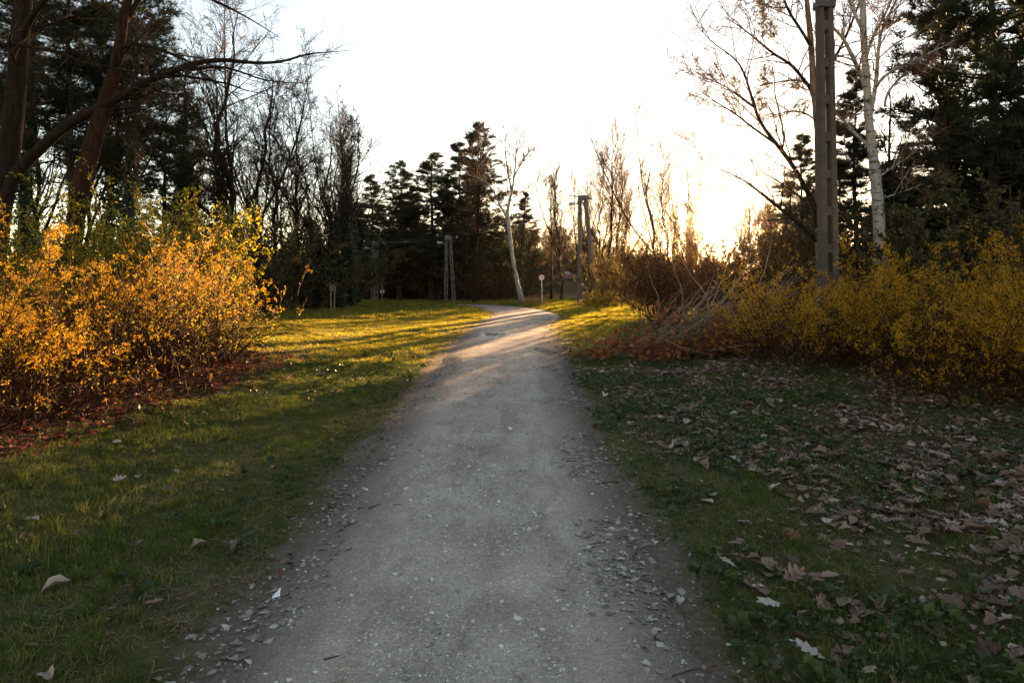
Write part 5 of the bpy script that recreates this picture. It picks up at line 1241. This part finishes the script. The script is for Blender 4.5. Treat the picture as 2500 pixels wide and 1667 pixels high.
def puddle():
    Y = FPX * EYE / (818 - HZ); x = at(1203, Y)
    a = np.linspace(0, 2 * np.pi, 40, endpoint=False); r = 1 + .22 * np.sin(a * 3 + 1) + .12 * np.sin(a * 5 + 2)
    # pale rim; the trees' dark reflection is put into the water colour
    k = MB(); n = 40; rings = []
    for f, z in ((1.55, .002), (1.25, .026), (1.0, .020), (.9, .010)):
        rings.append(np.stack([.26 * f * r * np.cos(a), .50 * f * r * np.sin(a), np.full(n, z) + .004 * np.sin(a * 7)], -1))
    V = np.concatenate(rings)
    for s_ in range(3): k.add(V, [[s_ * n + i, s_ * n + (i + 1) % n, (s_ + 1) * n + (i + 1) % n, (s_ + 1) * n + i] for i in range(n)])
    o = k.obj('puddle_rim', solid('pale_rim', (0.42, 0.41, 0.40), .9, var=.3, scale=9), None, True, 'structure'); o.location = (x, Y, 0.004); o.scale = (1.2, 1.5, 1)
    k = MB(); k.add(rings[3], [list(range(n))]); m, nn, l, out = mat('dark_reflection_water'); p = nn.new('ShaderNodeBsdfPrincipled'); p.inputs['Base Color'].default_value = (.012, .011, .008, 1); p.inputs['Roughness'].default_value = .45; p.inputs['Specular IOR Level'].default_value = .12
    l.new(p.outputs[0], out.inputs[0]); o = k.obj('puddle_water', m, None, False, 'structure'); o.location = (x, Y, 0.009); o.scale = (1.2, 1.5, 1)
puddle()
def paper():
    Y = FPX * EYE / (1455 - HZ); x = at(672, Y); rg = np.random.default_rng(3)
    n = 6; u, v = np.meshgrid(np.linspace(0, 1, n), np.linspace(0, 1, n), indexing='ij')
    V = np.stack([(u - .5) * .05 + .012 * v, (v - .5) * .03, .012 + .055 * u * v + .012 * rg.random((n, n))], -1)
    ii, jj = np.meshgrid(np.arange(n - 1), np.arange(n - 1), indexing='ij'); q = ii * n + jj
    k = MB(); k.add(V, np.stack([q, q + 1, q + n + 1, q + n], -1).reshape(-1, 4)); o = k.obj('paper_scrap', M_PAPER); o.scale = (.75, .75, .6); o.location = (x, Y, gh1(x, Y)); o.rotation_euler = (0, 0, .5)
    tag(o, 'crumpled white scrap of paper standing on the soil left of the gravel', 'litter')
paper()
def cone(px, py, label, s=1.0):
    Y = FPX * EYE / (py - HZ); x = at(px, Y); rg = np.random.default_rng(9); k = MB(); L = .085 * s
    k.tubes(np.stack([np.linspace(0, L, 9), np.zeros(9), np.zeros(9)], -1)[None], (np.array([.3, .75, 1, 1, .95, .85, .65, .4, .05]) * .022 * s)[None], 10)
    o = tag(thing('pine_cone', label, 'pine cone', (x, Y, gh1(x, Y) + .03), .5), label, 'pine cone')
    k.obj('core', M_BARKD, o, True); b = MB(); n = 70; t = rg.random(n); a = rg.random(n) * 6.28; rr = .02 * s * np.sin(np.pi * (.15 + .8 * t)) + .002
    p = np.stack([t * L, np.cos(a) * rr, np.sin(a) * rr], -1); leaf_field(b, p, .014 * s, rg, .8, np.stack([.5 + 0 * a, np.cos(a), np.sin(a)], -1), .15); b.obj('scales', M_RUSTLF, o, False, 'stuff')
cone(1602, 1213, 'red brown pine cone at the grass edge right of the path', 1.1)
cone(1448, 1046, 'small dark pine cone further up the right path edge', 1.0)
def mistletoe():
    rg = np.random.default_rng(77); root = thing('mistletoe', 'x', 'mistletoe'); b = MB()
    P = grow(np.zeros((60, 3)), randdir(60, rg), .16 + .08 * rg.random(60), 4, .2, 0, rg); b.tubes(P, taper(np.full(60, .003), 4), 3); b.obj('stems', M_TWIG, root, True, 'stuff')
    p, d = along(P, 420, rg, .45, 1.0, .015); b = MB(); leaf_field(b, p, .06, rg, .35, d, .5); b.obj('leaves', M_GREENLF, root, False, 'stuff')
    first = True
    for px, py, s, Y in ((1870, 180, 1.5, 17), (1795, 200, 1.1, 16.8), (1798, 231, .8, 16.6), (1860, 253, 1.3, 16.6), (1872, 208, .6, 17), (1967, 260, 1.0, 16.8), (1790, 272, .7, 16.4), (1763, 291, .6, 16.2), (1697, 330, .6, 16.4), (1945, 205, 1.2, 17.2), (1868, 12, 1.9, 17.2), (1905, 18, 1.2, 17.3), (1865, 50, 1.3, 17.3), (1880, 75, 1.6, 17.3), (1735, 385, .5, 16), (1713, 388, .5, 16)):
        loc = (at(px, Y), Y, zat(py, Y)); lb = 'ball of mistletoe hanging in the bare birch limbs left of the concrete pole'; gp = 'mistletoe balls in the birch behind the pole'
        if first: root.location = loc; root.scale = (s * .62,) * 3; root['label'] = lb; root['group'] = gp; first = False
        else: dup(root, lb, loc, px * .7, (s * .62,) * 3, gp)
    lb = 'small dark ball of mistletoe in the bare trees near the round sign'; gp = 'mistletoe in the trees near the sign'
    for px, py, s, Y in ((1345, 437, 1.6, 57), (1352, 455, 1.6, 57), (1330, 446, 1.4, 57), (873, 335, 1.7, 40), (872, 375, 1.5, 40), (858, 295, 1.4, 40)):
        if px < 900: lb2, gp2 = 'small ball of mistletoe in the twigs at the right end of the left wood', 'mistletoe at the end of the left wood'
        else: lb2, gp2 = lb, gp
        dup(root, lb2, (at(px, Y), Y, zat(py, Y)), px * .3, (s,) * 3, gp2)
mistletoe()
print('script done', round(time.time() - T0, 1), 'tris', sum(len(m.polygons) * 2 for m in bpy.data.meshes))

def haze():
    k = MB(); k.box((0, 300, 12.4), (1260, 860, 27.8)); m = bpy.data.materials.new('haze_air'); m.use_nodes = True; nt = m.node_tree; nt.nodes.clear()
    o_ = nt.nodes.new('ShaderNodeOutputMaterial'); v = nt.nodes.new('ShaderNodeVolumePrincipled'); v.inputs['Density'].default_value = 0.00006; v.inputs['Anisotropy'].default_value = 0.96
    v.inputs['Color'].default_value = (1, .97, .92, 1); nt.links.new(v.outputs[0], o_.inputs['Volume'])
    k.obj('haze', m, None, False, 'stuff')
haze()
